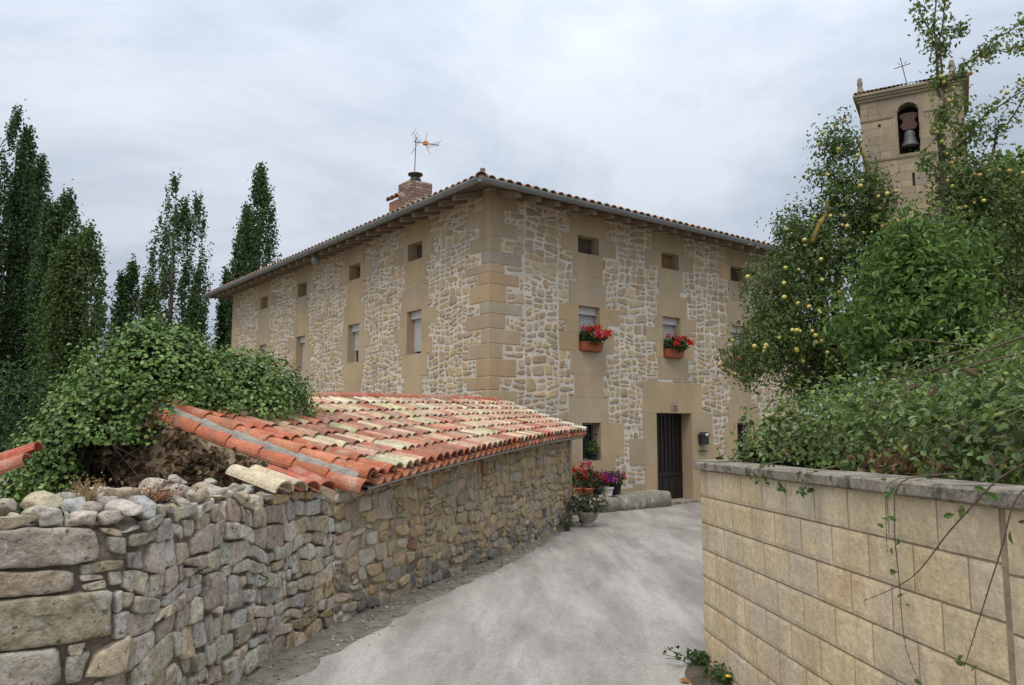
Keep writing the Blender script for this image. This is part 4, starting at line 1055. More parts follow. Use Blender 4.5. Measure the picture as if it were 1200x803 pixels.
# ------------------------------------------------------------------ vegetation near the lane
# ivy bush over the old wall on the left
rs = np.random.RandomState(7)
ivy = thing('ivy_bush', 'big rounded ivy bush spilling over the left wall and shed roof', 'bush', (-3.9, 8.9, 0))
blobs = [((-4.05, 8.9, 2.0), (1.0, 1.0, .90)), ((-3.2, 9.3, 1.9), (.85, .9, .78)), ((-4.5, 8.6, 1.5), (.62, .8, .75)), ((-3.95, 8.7, 2.45), (.5, .6, .50)), ((-4.55, 8.3, 1.1), (.5, .6, .6)), ((-5.7, 9.9, .9), (.7, .5, .85)), ((-3.0, 9.6, 1.75), (.5, .7, .55)), ((-4.3, 8.3, 1.6), (.8, .6, .5))]
P, N, Cl = blob_points(rs, blobs, 2500, 25, .07, .13, .55, .5)
hx = np.array([roofp(0, 1.0).x, roofp(0, 1.0).y])
k = ~((P[:, 2] < 1.62) & (P[:, 0] > -4.35)) ; P, N, Cl = P[k], N[k], Cl[k]
# tail creeping down the shed roof top
tp = []; tn = []
for _ in range(230):
    q = roofp(rs.uniform(.0, .24), 1.0 - abs(rs.normal()) * .08) if _ < 90 else roofp(rs.uniform(.0, .05), rs.uniform(.76, 1.0)) + sideN * rs.uniform(-.05, .22); q = np.array(q) + np.array([0, 0, .12 + rs.uniform(0, .12)]) + np.array(pn) * rs.uniform(0, .4)
    m = rs.randint(10, 30); tp.append(q + rs.normal(size=(m, 3)) * .085); tn.append(np.array([.3, -.5, .8]) + rs.normal(size=(m, 3)) * .5)
P = np.concatenate([P] + tp); N = np.concatenate([N] + tn); Cl = np.concatenate([Cl, np.ones((len(P) - len(Cl), 1))])
n = len(P)
leafmesh('foliage', P, N, rs.uniform(.028, .06, n), colvar(rs, n, [(0.115, 0.20, 0.042), (0.145, 0.235, 0.055), (0.075, 0.14, 0.034), (0.22, 0.29, 0.085)], [4, 3, 3, 2], .2) * Cl, M['shinyleaf'], ivy, rs, .85, 6)
# inner dark leaves and stems
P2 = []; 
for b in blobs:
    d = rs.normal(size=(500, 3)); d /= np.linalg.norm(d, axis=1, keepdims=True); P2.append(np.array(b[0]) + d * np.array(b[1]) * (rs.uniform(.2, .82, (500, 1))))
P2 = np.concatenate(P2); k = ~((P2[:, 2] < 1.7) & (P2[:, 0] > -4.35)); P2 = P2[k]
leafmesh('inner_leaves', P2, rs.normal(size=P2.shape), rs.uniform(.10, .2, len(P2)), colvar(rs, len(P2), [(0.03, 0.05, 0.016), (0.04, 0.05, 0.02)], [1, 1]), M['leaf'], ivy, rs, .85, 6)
stt = MB()
for k in range(26):
    x = -4.9 + 1.9 * rs.rand(); y = 8.2 + .9 * rs.rand()
    stt.tube([(x, y, 0), (x + rs.uniform(-.2, .2), y, .7), (x + rs.uniform(-.4, .4), y + rs.uniform(-.2, .3), 1.8)], [.03, .022, .008], 5)
stt.build('stem', M['bark'], ivy, True)
# dead ivy on the shed gable
dv = thing('dead_ivy', 'mass of brown dead ivy leaves under the shed verge', 'dead plant', (-3.0, 8.0, 0))
Pd = []; Nd = []
V0 = roofp(0, 0.0) ; V1 = roofp(0, 1.0)
for _ in range(520):
    t = rs.uniform(.16, 1.25); p = np.array(V0) * (1 - t) + np.array(V1) * t; top_ = p[2] - .13
    if t > 1: top_ = V1.z - .25 - rs.uniform(0, .3)
    z = rs.uniform(.75, max(.8, top_)); q = np.array([p[0], p[1], z]) + np.array(-hn) * rs.uniform(-.02, .35) * (1.2 - .3 * t)
    m = rs.randint(6, 16); Pd.append(q + rs.normal(size=(m, 3)) * .07); Nd.append(np.array([.4, -.8, .3]) + rs.normal(size=(m, 3)) * .7)
Pd = np.concatenate(Pd); k = Pd[:, 2] < np.interp(Pd[:, 0], [V1.x, V0.x], [V1.z - .1, V0.z - .1]); Pd = Pd[k]; Nd = np.concatenate(Nd)[k]
leafmesh('dead_leaves', Pd, Nd, rs.uniform(.05, .10, len(Pd)), colvar(rs, len(Pd), [(0.15, 0.095, 0.055), (0.20, 0.145, 0.095), (0.09, 0.06, 0.04), (0.26, 0.20, 0.14)], [4, 2, 4, 1], .25), M['drleaf'], dv, rs, .8, 6, .5, .6)
dt_ = MB()
for _ in range(160):
    t = rs.uniform(.2, 1.2); p = np.array(V0) * (1 - t) + np.array(V1) * t; a_ = Vector(p) - hn * rs.uniform(.05, .35); a_.z = rs.uniform(.9, max(.95, p[2] - .15))
    dt_.tube([a_, a_ + Vector(rs.normal(size=3) * .12), a_ + Vector(rs.normal(size=3) * .22)], [.005, .004, .002], 4, (0.16, 0.13, 0.10))
dt_.build('twigs', M['cane'], dv)
# tile fragment at the far left under the ivy
fr = thing('ruined_roof', 'two rows of red verge tiles poking out of ivy at left edge', 'roof remnant', (-4.9, 7.2, 0))
ft = MB(); rg = random.Random(2)
for r in range(4):
    for c_, (dx, dz) in enumerate(((0, 0), (0.16, -.10))):
        p1 = Vector((-4.28, 7.05, 1.60)) + Vector((-.36, -.02, -.135)) * (r - .0) + Vector((.05, -dx, dz)); p0 = p1 + Vector((-.42, -.02, -.155))
        tile(ft, p0, p1, UP + Vector((0, -.5 if c_ else 0, 0)), .10, .085, jit(rg.choice([(0.46, 0.13, 0.075), (0.42, 0.16, 0.10), (0.38, 0.14, 0.09)]), rg, .1), True, 9, .015)
ft.build('verge_tiles', M['tile'], fr)
fw = MB(); fw.box((-6.2, 7.1, 0), (1.9, .08, 0), (0, .5, 0), (0, 0, .82), (0.3, 0.25, 0.18)); fw.build('wall', M['shedstone'], fr)
# dry weeds on the wall top
def tuft(name, label, cat, ctr, n, h, spread, cols, seed, group=None):
    rs = np.random.RandomState(seed); t = thing(name, label, cat, ctr, group); g = MB()
    for _ in range(n):
        a = Vector(ctr) + Vector((rs.normal() * spread * .4, rs.normal() * spread * .4, -.02)); b = a + Vector((rs.normal() * spread, rs.normal() * spread, h * rs.uniform(.5, 1.1)))
        md = (a + b) / 2 + Vector((0, 0, h * .15)); g.tube([a, md, b], [.004, .003, .0015], 4, jit(cols[rs.randint(len(cols))], random.Random(rs.randint(9999)), .2))
    g.build('stem', M['cane'], t)
    P = np.array(ctr) + rs.normal(size=(n * 4, 3)) * np.array([spread, spread, h * .35]) + np.array([0, 0, h * .5])
    leafmesh('leaves', P, rs.normal(size=P.shape) + [0, 0, .5], rs.uniform(.012, .03, len(P)), colvar(rs, len(P), cols, [1] * len(cols)), M['drleaf'], t, rs, .5)
    return t
RUST = [(0.32, 0.15, 0.08), (0.38, 0.22, 0.12), (0.22, 0.12, 0.08)]
s = S_CORN + .50; c_ = fW(s, topW(s) + .06, -.12); tuft('dry_weed', 'rust brown dry weed among wall top stones near the slab', 'weed', tuple(c_), 40, .08, .09, RUST, 1)
s = S_CORN + .05; c_ = fW(s, topW(s) + .10, -.30); tuft('dry_weed', 'straw coloured dead weed behind the wall top at left', 'weed', tuple(c_), 34, .10, .06, [(0.36, 0.25, 0.13), (0.30, 0.2, 0.11)], 2)
# apple trees
def branch(mb, p, q, r0, r1, rs, sag=0.1, n=5, col=(1, 1, 1)):
    p, q = np.array(p, float), np.array(q, float); pts = []
    for i in range(n + 1):
        t = i / n; a = p * (1 - t) + q * t + np.array([0, 0, sag * math.sin(t * math.pi)]) + (rs.normal(size=3) * .03 if 0 < i < n else 0); pts.append(a)
    mb.tube(pts, [lerp(r0, r1, i / n) for i in range(n + 1)], 7, col); return pts
def front_points(rs, blobs, n):
    out = []
    while len(out) < n:
        b = blobs[rs.randint(len(blobs))]; d = rs.normal(size=3); d[1] -= 1.0; d /= np.linalg.norm(d)
        if d[1] > .1: continue
        out.append(np.array(b[0]) + d * np.array(b[1]) * rs.uniform(.97, 1.17))
        if rs.rand() < .35 and len(out) < n: out.append(out[-1] + rs.normal(size=3) * .05)
    return np.array(out)
def fruit_parts(t, pts, rs, r, cols):
    for p in pts[:100]:
        a = MB(); a.ball(p, r * rs.uniform(.7, 1.2), cols[rs.randint(len(cols))], 10, 6, (1, 1, .9)); a.build('apple', M['fruit'], t, True)
APPLE = [(0.55, 0.50, 0.10), (0.60, 0.52, 0.13), (0.48, 0.47, 0.11), (0.58, 0.40, 0.12)]
APL = [(0.088, 0.135, 0.038), (0.115, 0.165, 0.05), (0.066, 0.104, 0.032), (0.16, 0.20, 0.08)]
rs = np.random.RandomState(17)
def ax_(px, py, Y):
    e = math.atan((401.5 - py) / 915) + R(6.14); return (pxat(px, Y, e), Y, 1.8 + Y * math.tan(e))
YA = 11.0
t1 = thing('apple_tree', 'apple tree full of small yellow apples hiding the right end of the house', 'tree', (4.6, 11.2, 0))
w1 = MB(); base = (4.55, 11.2, 0)
limbs = [(ax_(985, 455, YA + .2), ax_(900, 330, YA), .07), (ax_(985, 455, YA + .2), ax_(985, 235, YA), .08), (ax_(985, 455, YA + .2), ax_(930, 250, YA + .4), .06), (ax_(985, 455, YA + .2), ax_(880, 420, YA - .3), .05), (ax_(985, 400, YA), ax_(1040, 300, YA + .2), .05)]
w1.tube([base, (4.62, 11.2, 1.2), ax_(985, 455, YA + .2)], [.16, .13, .10], 10)
for p, q, r in limbs: branch(w1, p, q, r, .018, rs)
w1.build('trunk', M['bark'], t1, True)
w2 = MB(); branch(w2, ax_(1040, 300, YA), ax_(1004, 160, YA), .05, .02, rs, .0); branch(w2, ax_(952, 285, YA - .35), ax_(970, 235, YA - .2), .045, .03, rs, 0); w2.build('limb', M['lichenbark'], t1, True, )
def pblob(px, py, Y, rx, ry, d=.6): c = ax_(px, py, Y); return (c, (rx / 915 * Y, d, ry / 915 * Y))
bl1 = [pblob(915, 345, YA - .1, 48, 55, .8), pblob(960, 310, YA, 50, 55, .8), pblob(990, 235, YA, 48, 58, .6), pblob(983, 172, YA, 27, 36, .35), pblob(1025, 245, YA, 26, 40, .4), pblob(905, 400, YA - .3, 40, 40, .7), pblob(960, 390, YA, 55, 50, .8), pblob(1020, 290, YA + .3, 35, 50, .6), pblob(875, 425, YA - .6, 28, 22, .4), pblob(935, 270, YA + .2, 32, 30, .5), pblob(1000, 420, YA + .3, 60, 50, .8), pblob(952, 440, YA + .5, 42, 40, .6)]
P, N, Cl = blob_points(rs, bl1, 1550, 20, .09, .35, .35, .7); n = len(P)
leafmesh('crown', P, N, rs.uniform(.045, .08, n), colvar(rs, n, APL, [3, 3, 2, 1], .2) * Cl, M['leaf'], t1, rs, .55, 4, .3, .5)
FP = front_points(rs, bl1[:9] + bl1[:3], 100)
fruit_parts(t1, FP, rs, .029, APPLE)
# second apple tree with bare upright shoots
YB = 10.2
t2 = thing('apple_tree', 'tall open apple tree with bare upright branches in front of the church tower', 'tree', (6.4, 10.4, 0))
w1 = MB(); fk = ax_(1110, 330, YB)
w1.tube([(6.0, 10.4, 0), (5.9, 10.3, 2.0), fk], [.15, .12, .085], 10)
S1 = [branch(w1, fk, ax_(1104, 190, YB), .06, .04, rs, 0), branch(w1, ax_(1104, 190, YB), ax_(1100, 105, YB), .04, .026, rs, 0), branch(w1, ax_(1100, 105, YB), ax_(1092, -20, YB), .022, .006, rs, 0), branch(w1, ax_(1100, 105, YB), ax_(1110, -30, YB - .1), .018, .005, rs, 0),
      branch(w1, ax_(1101, 110, YB), ax_(1140, 70, YB), .025, .016, rs, 0), branch(w1, ax_(1140, 70, YB), ax_(1205, 15, YB), .016, .005, rs, 0), branch(w1, ax_(1104, 190, YB), ax_(1150, 140, YB + .1), .025, .014, rs, 0), branch(w1, ax_(1150, 140, YB + .1), ax_(1215, 95, YB), .014, .005, rs, 0),
      branch(w1, fk, ax_(1165, 175, YB + .2), .05, .02, rs, 0), branch(w1, ax_(1165, 175, YB + .2), ax_(1215, 90, YB), .018, .006, rs, 0), branch(w1, fk, ax_(1190, 260, YB), .05, .02, rs, .1), branch(w1, fk, ax_(1060, 300, YB), .045, .015, rs, .1), branch(w1, ax_(1150, 65, YB), ax_(1200, 55, YB - .1), .012, .005, rs, 0), branch(w1, ax_(1103, 150, YB), ax_(1125, 110, YB), .014, .005, rs, 0), branch(w1, ax_(1093, 55, YB), ax_(1075, 0, YB), .01, .004, rs, 0), branch(w1, ax_(1098, 60, YB), ax_(1128, 35, YB), .01, .004, rs, 0), branch(w1, ax_(1104, 200, YB), ax_(1082, 190, YB), .010, .004, rs, 0)]
w1.build('trunk', M['bark'], t2, True)
bl2 = [pblob(1135, 175, YB, 16, 55, .25), pblob(1140, 215, YB, 30, 30, .3), pblob(1118, 225, YB, 32, 34, .4), pblob(1085, 285, YB, 30, 34, .5), pblob(1050, 330, YB + .5, 40, 40, .5), pblob(1120, 290, YB, 55, 55, .8), pblob(1175, 310, YB, 60, 75, .8), pblob(1150, 240, YB, 50, 40, .7), pblob(1215, 260, YB + .2, 50, 60, .8), pblob(1165, 215, YB, 35, 28, .4), pblob(1100, 350, YB + .5, 70, 50, .6), pblob(1190, 370, YB + .2, 70, 50, .8)]
P, N, Cl = blob_points(rs, bl2, 1050, 18, .10, .34, .35, .75)
Ps = [P]; Ns = [N]; Cs = [Cl]; AP = []
for b in S1[1:]:
    for _ in range(int(10 + 3 * len(b))):
        i = rs.randint(len(b) - 1); q = np.array(b[i]) * (1 - (t := rs.rand())) + np.array(b[i + 1]) * t + rs.normal(size=3) * .055; m = rs.randint(4, 11)
        Ps.append(q + rs.normal(size=(m, 3)) * .05); Ns.append(rs.normal(size=(m, 3)) + [0, 0, .4]); Cs.append(np.full((m, 1), rs.uniform(1, 1.5)))
        if rs.rand() < .13: AP.append(q - np.array([0, 0, .05]))
P, N, Cl = np.concatenate(Ps), np.concatenate(Ns), np.concatenate(Cs); n = len(P)
leafmesh('crown', P, N, rs.uniform(.045, .085, n), colvar(rs, n, [(0.095, 0.145, 0.042), (0.13, 0.18, 0.054), (0.072, 0.115, 0.036), (0.17, 0.21, 0.08)], [3, 3, 2, 1], .2) * Cl, M['leaf'], t2, rs, .55, 4, .3, .5)
FP = list(front_points(rs, bl2[2:11], 50)) + AP[:50]
fruit_parts(t2, FP, rs, .028, APPLE + [(0.55, 0.28, 0.12), (0.52, 0.33, 0.14)])
# bright green shrub
sh = hedge('leafy_shrub', 'bright green leafy shrub between the two apple trees', 'shrub', [pblob(1020, 340, 8.8, 20, 26, .25), pblob(1130, 300, 8.8, 20, 26, .25), pblob(1062, 272, 8.8, 13, 18, .2), pblob(1000, 385, 8.5, 24, 22, .3), pblob(1075, 365, 8.6, 62, 62, .7), pblob(1060, 310, 8.7, 36, 35, .4), pblob(1110, 340, 8.6, 42, 50, .5), pblob(1035, 395, 8.5, 42, 40, .5), pblob(1120, 400, 8.4, 52, 40, .5), pblob(1085, 300, 8.7, 26, 30, .3)], 71,
           [(0.115, 0.195, 0.05), (0.145, 0.225, 0.062), (0.088, 0.15, 0.042)], 900, 12, .15, (.05, .12), 'leaf', 6, None, .38)
# brambles over the right wall
rs = np.random.RandomState(29)
br = thing('bramble_thicket', 'tangled bramble thicket heaped over the block wall coping', 'bramble', (2.6, 5.0, 1.3))
bb = [((2.62, 6.35, 1.78), (.55, .5, .44)), ((2.2, 6.2, 1.66), (.4, .35, .25)), ((2.35, 3.2, 1.66), (.42, .55, .36)), ((2.55, 4.0, 1.72), (.6, .6, .42)), ((2.6, 4.9, 1.72), (.75, .6, .45)), ((2.7, 5.7, 1.70), (.8, .5, .42)), ((3.3, 4.4, 1.95), (.7, .8, .55)), ((3.6, 5.4, 1.95), (.8, .8, .55)), ((2.35, 6.1, 1.60), (.5, .3, .25)), ((3.2, 6.6, 1.65), (.9, .5, .4)), ((2.5, 2.5, 1.7), (.5, .5, .42)), ((4.4, 6.4, 1.9), (.9, .9, .55)), ((3.4, 3.3, 2.0), (.7, .6, .5)), ((1.95, 6.1, 1.54), (.3, .2, .10)), ((4.6, 5.2, 2.0), (.9, .9, .6))]
P, N, Cl = blob_points(rs, bb, 3400, 10, .09, .22, .6, .6)
EC = np.array([[fB(-7, 0, 0).x, fB(-7, 0, 0).y], [fB(UE, 0, 0).x, fB(UE, 0, 0).y]])
wx = np.interp(P[:, 1], EC[:, 1], EC[:, 0]); k = ((P[:, 0] > wx + .05 + .06 * rs.rand(len(P))) & (P[:, 2] > 1.52)); k &= (P[:, 1] < 7.4); P, N, Cl = P[k], N[k], Cl[k]; n = len(P)
leafmesh('foliage', P, N, rs.uniform(.022, .052, n), colvar(rs, n, [(0.145, 0.21, 0.065), (0.175, 0.245, 0.08), (0.115, 0.175, 0.057), (0.28, 0.32, 0.095), (0.25, 0.30, 0.18)], [5, 4, 4, 1, 1.6], .25) * Cl, M['leaf'], br, rs, .62, 6, .28, .2)
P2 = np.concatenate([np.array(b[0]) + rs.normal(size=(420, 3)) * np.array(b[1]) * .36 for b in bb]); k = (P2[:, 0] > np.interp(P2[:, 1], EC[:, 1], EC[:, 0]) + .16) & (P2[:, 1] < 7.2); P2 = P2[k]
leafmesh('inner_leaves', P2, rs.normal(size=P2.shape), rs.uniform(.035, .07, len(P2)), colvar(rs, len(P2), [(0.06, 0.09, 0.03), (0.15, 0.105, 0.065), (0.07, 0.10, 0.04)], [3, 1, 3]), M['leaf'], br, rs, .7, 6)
P3 = np.array([[2.05, 4.2, 1.62]]) + rs.normal(size=(110, 3)) * [.08, .22, .045]; k = P3[:, 0] > 1.78; P3 = P3[k]
leafmesh('dead_leaves', P3, rs.normal(size=P3.shape) + [-.5, -.5, .5], rs.uniform(.03, .06, len(P3)), colvar(rs, len(P3), [(0.15, 0.09, 0.055), (0.21, 0.14, 0.08)], [1, 1]), M['drleaf'], br, rs, .6, 6, .5)
BRN, GRN = (0.13, 0.085, 0.06), (0.17, 0.16, 0.08)
def cane(pts, r, col, leaves=0, seed=0):
    c = MB(); P = catmull([tuple(p) for p in pts], .05) if False else None
    pts = [Vector(p) for p in pts]; q = []
    for i in range(len(pts) - 1):
        p0, p1, p2, p3 = pts[max(i - 1, 0)], pts[i], pts[i + 1], pts[min(i + 2, len(pts) - 1)]
        for k in range(7):
            t = k / 7; q.append(0.5 * (2 * p1 + (p2 - p0) * t + (2 * p0 - 5 * p1 + 4 * p2 - p3) * t * t + (-p0 + 3 * p1 - 3 * p2 + p3) * t ** 3))
    q.append(pts[-1]); rr = random.Random(seed)
    c.tube(q, [lerp(r, r * .35, i / (len(q) - 1)) for i in range(len(q))], 6, col)
    for p in q[1:-1:1]:
        d = Vector((rr.gauss(0, 1), rr.gauss(0, 1), rr.gauss(0, 1))).normalized(); c.tube([p, p + d * .010], [.0022, .0005], 4, col)
    co = c.build('cane', M['cane'], br, True)
    if leaves:
        rs_ = np.random.RandomState(seed); idx = rs_.randint(2, len(q), leaves); L = np.array([q[i] for i in idx]) + rs_.normal(size=(leaves, 3)) * .02
        leafmesh('cane_leaf', L, rs_.normal(size=L.shape) + [-.4, -.5, .5], rs_.uniform(.025, .05, leaves), colvar(rs_, leaves, [(0.07, 0.13, 0.03), (0.12, 0.16, 0.05)], [2, 1]), M['leaf'], co, rs_, .6, 6)
def wp_(u, dz, d): return fB(u, dz, d)
# canes hanging over the block wall
cane([wp_(-3.75, .30, -.35), wp_(-3.45, .16, .0), wp_(-3.2, -.06, .09), wp_(-2.85, -.32, .07), wp_(-2.42, -.50, .05)], .0042, BRN, 7, 1)
cane([wp_(-2.95, .10, -.1), wp_(-2.80, .06, .06), wp_(-2.78, -.12, .09), wp_(-2.74, -.34, .06), wp_(-2.73, -.62, .04), wp_(-2.86, -.76, .05)], .0032, BRN, 9, 2)
cane([wp_(-3.6, .10, -.1), wp_(-3.5, .07, .06), wp_(-3.42, -.15, .10), wp_(-3.25, -.40, .07), wp_(-3.12, -.60, .05)], .0036, BRN, 6, 3)
cane([wp_(-2.72, .08, -.1), wp_(-2.72, .05, .07), wp_(-2.7, -.1, .08), wp_(-2.66, -.25, .06)], .0035, GRN, 6, 4)
cane([wp_(-1.95, .10, -.1), wp_(-1.93, .055, .06), wp_(-1.9, -.01, .08), wp_(-1.85, -.05, .05)], .003, GRN, 14, 5)
cane([wp_(-1.2, .10, -.1), wp_(-1.22, .055, .06), wp_(-1.25, -.02, .07)], .003, GRN, 16, 6)
cane([wp_(-1.42, -.0, .05), wp_(-1.5, -.03, .06), wp_(-1.7, -.06, .05)], .0025, GRN, 6, 7)
# long arching canes on the heap
for i, pts in enumerate([[(4.0, 4.6, 2.2), (3.2, 4.3, 2.25), (2.7, 4.6, 2.15), (2.2, 5.2, 1.85), (1.95, 5.6, 1.66)], [(3.2, 3.1, 2.15), (2.6, 3.2, 2.02), (2.2, 3.6, 1.85), (2.0, 4.2, 1.72)], [(3.4, 3.4, 2.4), (2.7, 3.7, 2.3), (2.3, 4.3, 2.1), (2.2, 4.9, 2.0)],
                         [(3.0, 5.2, 2.3), (2.6, 5.0, 2.2), (2.2, 5.1, 1.98)], [(2.6, 2.6, 2.15), (2.2, 2.9, 2.0), (2.0, 3.3, 1.8)], [(3.4, 5.8, 2.4), (2.9, 5.6, 2.42), (2.6, 5.3, 2.36), (2.4, 5.1, 2.42)], [(2.4, 2.4, 1.9), (2.05, 2.7, 1.85), (1.85, 3.1, 1.62)]]):
    cane(pts, .008 if i < 3 else .006, BRN if i % 3 != 1 else GRN, 14, 20 + i)
# weeds at the foot of the block wall
def weed(label, ctr, n, h, spread, size, seed, flower=False):
    rs = np.random.RandomState(seed); t = thing('weed', label, 'weed', ctr); g = MB(); P = []; 
    for _ in range(n):
        a = Vector(ctr) + Vector((rs.normal() * spread * .25, rs.normal() * spread * .25, 0)); b = a + Vector((rs.normal() * spread, rs.normal() * spread, h * rs.uniform(.3, 1.1)))
        g.tube([a, (a + b) / 2 + Vector((0, 0, h * .2)), b], [.004, .003, .002], 4, (0.09, 0.12, 0.04))
        for k in range(7): t_ = rs.rand(); P.append(np.array(a.lerp(b, t_)) + rs.normal(size=3) * .02 + [0, 0, h * .3 * math.sin(t_ * 3.14)])
    g.build('stem', M['cane'], t)
    P = np.array(P); leafmesh('leaves', P, rs.normal(size=P.shape) + [0, -.2, 1], rs.uniform(*size, len(P)), colvar(rs, len(P), [(0.06, 0.105, 0.03), (0.08, 0.125, 0.04), (0.10, 0.13, 0.06)], [2, 2, 1]), M['leaf'], t, rs, .45, 6)
    if flower:
        f = MB(); f.lathe(Vector(ctr) + Vector((-.03, -.10, h * .75)), [(.0, 0), (.02, .003), (.022, .008), (.012, .013), (.002, .014)], 12, (0.75, 0.50, 0.02)); f.build('flower', M['fruit'], t, True)
    return t
weed('grey green weed at the far foot of the block wall', (1.39, 6.10, .01), 24, .10, .10, (.03, .06), 1)
weed('low green weed with one yellow flower at the block wall foot', (1.50, 5.62, .01), 26, .13, .09, (.03, .06), 2, True)
weed('small weed growing from the gravel at the shed wall foot', (0.93, 13.75, .01), 20, .22, .10, (.03, .06), 3)
sl = MB(); rows = []
for i in range(9):
    row = []
    for j in range(9):
        x = 1.15 + .5 * j / 8; y = 5.1 + 1.3 * i / 8; k = max(0, 1 - ((x - 1.55) / .38) ** 2 - ((y - 5.75) / .62) ** 2); row.append((x, y, -.02 + .075 * k + .02 * k * mnoise.noise((x * 9, y * 9, 0))))
    rows.append(row)
sl.grid(rows, (1, 1, 1)); struct(sl.build('soil_heap', M['soil'], None, True))
# yellow leaf scraps on the road
for i, (x, y, lab) in enumerate([(3.2, 13.2, 'yellow fallen leaf on the road near the door'), (1.22, 5.72, 'orange brown fallen leaf beside the block wall weeds')]):
    rs_ = np.random.RandomState(i); o = leafmesh('fallen_leaf', [[x, y, .016]], [[.1, -.2, 1]], [.09], np.array([[0.5, 0.36, 0.06] if i == 0 else [0.42, 0.2, 0.07]]), M['drleaf'], None, rs_, .7, 6); tag(o, lab, 'leaf')

# ------------------------------------------------------------------ flowers, pots, bench, mailbox
def plant(t, ctr, r, nl, nf, fcols, seed, gcols=None, size=(.03, .06), fs=(.035, .05), sq=.8):
    rs = np.random.RandomState(seed); c = np.array(ctr); d = rs.normal(size=(nl, 3)); d /= np.linalg.norm(d, axis=1, keepdims=True); rr = np.array(r)
    P = c + d * rr * (rs.uniform(.45, 1.0, (nl, 1))); gc = gcols or [(0.045, 0.09, 0.025), (0.065, 0.12, 0.03), (0.03, 0.06, 0.02)]
    leafmesh('leaves', P, d + rs.normal(size=d.shape) * .5 + [0, 0, .3], rs.uniform(*size, nl), colvar(rs, nl, gc, [1] * len(gc)), M['leaf'], t, rs, .9, 6)
    if nf:
        Fp, Fn, Fc = [], [], []
        for _ in range(nf):
            e = rs.normal(size=3); e[2] = abs(e[2]) * .8 - .15; e -= np.array(DL) * abs(rs.normal()) * .6; e /= np.linalg.norm(e); q = c + e * rr * rs.uniform(.95, 1.2); fc = fcols[rs.randint(len(fcols))]
            m = 12; o = rs.normal(size=(m, 3)) * fs[0] * .75; Fp.append(q + o); Fn.append(o / fs[0] + e * .5); Fc.append(np.tile(fc, (m, 1)) * rs.uniform(.75, 1.2, (m, 1)))
        Fp = np.concatenate(Fp); leafmesh('flowers', Fp, np.concatenate(Fn), rs.uniform(*fs, len(Fp)), np.concatenate(Fc), M['petal'], t, rs, .9, 6)
REDS = [(0.60, 0.03, 0.03), (0.55, 0.02, 0.025), (0.66, 0.08, 0.06)]; PINK = [(0.62, 0.10, 0.16), (0.6, 0.03, 0.06)]
for i, u in enumerate(BR):
    zb = 3.43
    t = thing('flower_box', ('red geraniums in a terracotta box at the window left of the door', 'red geraniums in a terracotta box at the window above the door', 'red flower box at the window half hidden by the apple tree')[i], 'flower box', tuple(fR(u, zb, 0.05)), 'geranium boxes on the first floor windows')
    b = MB(); pr = [(.0, .075), (.015, .09), (.16, .105), (.185, .125), (.20, .125), (.20, .10), (.17, .09)]
    rows = [[fR(u + sx * (.24 + q * .35), zb + z_ + .015, .04 + sy * q) for sx, sy in ((-1, -1), (1, -1), (1, 1), (-1, 1))] for z_, q in pr]
    b.grid(rows, (1, 1, 1), True, True, True); b.build('planter', M['terracotta'], t)
    c_ = fR(u, zb + .34, .10); plant(t, c_, (.36, .30, .20), 330, (30, 16, 12)[i], PINK + REDS if i == 0 else REDS, 60 + i, None, (.05, .09), (.045, .065))
# stone bench by the door
bn = MB(); bt = thing('stone_bench', 'worn low stone bench beside the dark front door', 'bench', tuple(fR(3.4, 0, .25)))
for (u0, u1, zh) in ((1.55, 3.12, .31), (3.13, 4.0, .34), (4.01, 4.84, .35)):
    nu = 10; rows = []
    prof = [(.0, .02), (.5, 0), (.52, .03), (.53, .5), (.50, .9), (.44, 1.0), (.0, 1.0)]
    for k in range(nu + 1):
        u = lerp(u0, u1, k / nu); e = 1 - .10 * (abs(2 * k / nu - 1) ** 6) - (.12 if (u1 > 4.5 and k == nu) else 0)
        rows.append([fR(u, zz * zh * e + .012 * mnoise.noise((u * 4, zz * 3, 2)), dd_ * e + .012 * mnoise.noise((u * 5, zz * 4, 9))) for dd_, zz in prof])
    o = MB(); o.grid(rows, (1, 1, 1), False); o.face(rows[0][::-1]); o.face(rows[-1]); o.build('bench_block', M['bench'], bt, True)
# potted plants
def pot(label, u, d, z0, r, h, mat, pr, nl, nf, fcols, seed, gcols=None, dy=0, tub=False, cat='potted plant', size=(.04, .07)):
    b0 = fR(u, z0, d); t = thing('potted_plant', label, cat, tuple(b0), 'pots by the front door'); m = MB()
    prof = [(r * .72, 0), (r * .78, h * .1), (r * .95, h * .8), (r * 1.08, h * .82), (r * 1.08, h), (r * .9, h), (r * .85, h * .85)] if not tub else [(r * .55, 0), (r * .62, .04), (r * .45, h * .25), (r * .8, h * .55), (r * 1.0, h * .85), (r * 1.08, h), (r * .92, h), (r * .8, h * .85)]
    m.lathe(b0, prof, 20); m.build('pot', mat, t, True); plant(t, b0 + UP * (h + pr[2] * .75), pr, nl, nf, fcols, seed, gcols, size, (.045, .07)); return t
BZ = .315
pot('red geranium in a terracotta pot on the bench next to the shed', 2.12, .22, BZ, .11, .22, M['terracotta'], (.16, .16, .22), 110, 3, REDS, 1)
pot('tall red and pink geraniums in a brown pot below the barred window', 2.40, .26, BZ, .13, .20, M['terracotta'], (.22, .2, .28), 170, 10, [(0.45, 0.03, 0.03), (0.5, 0.06, 0.12), (0.55, 0.25, 0.28)], 2)
pot('crimson flowers in a black pot between geraniums and white pot', 2.70, .24, BZ, .10, .16, M['darkpot'], (.17, .17, .22), 120, 6, [(0.4, 0.02, 0.05)], 3)
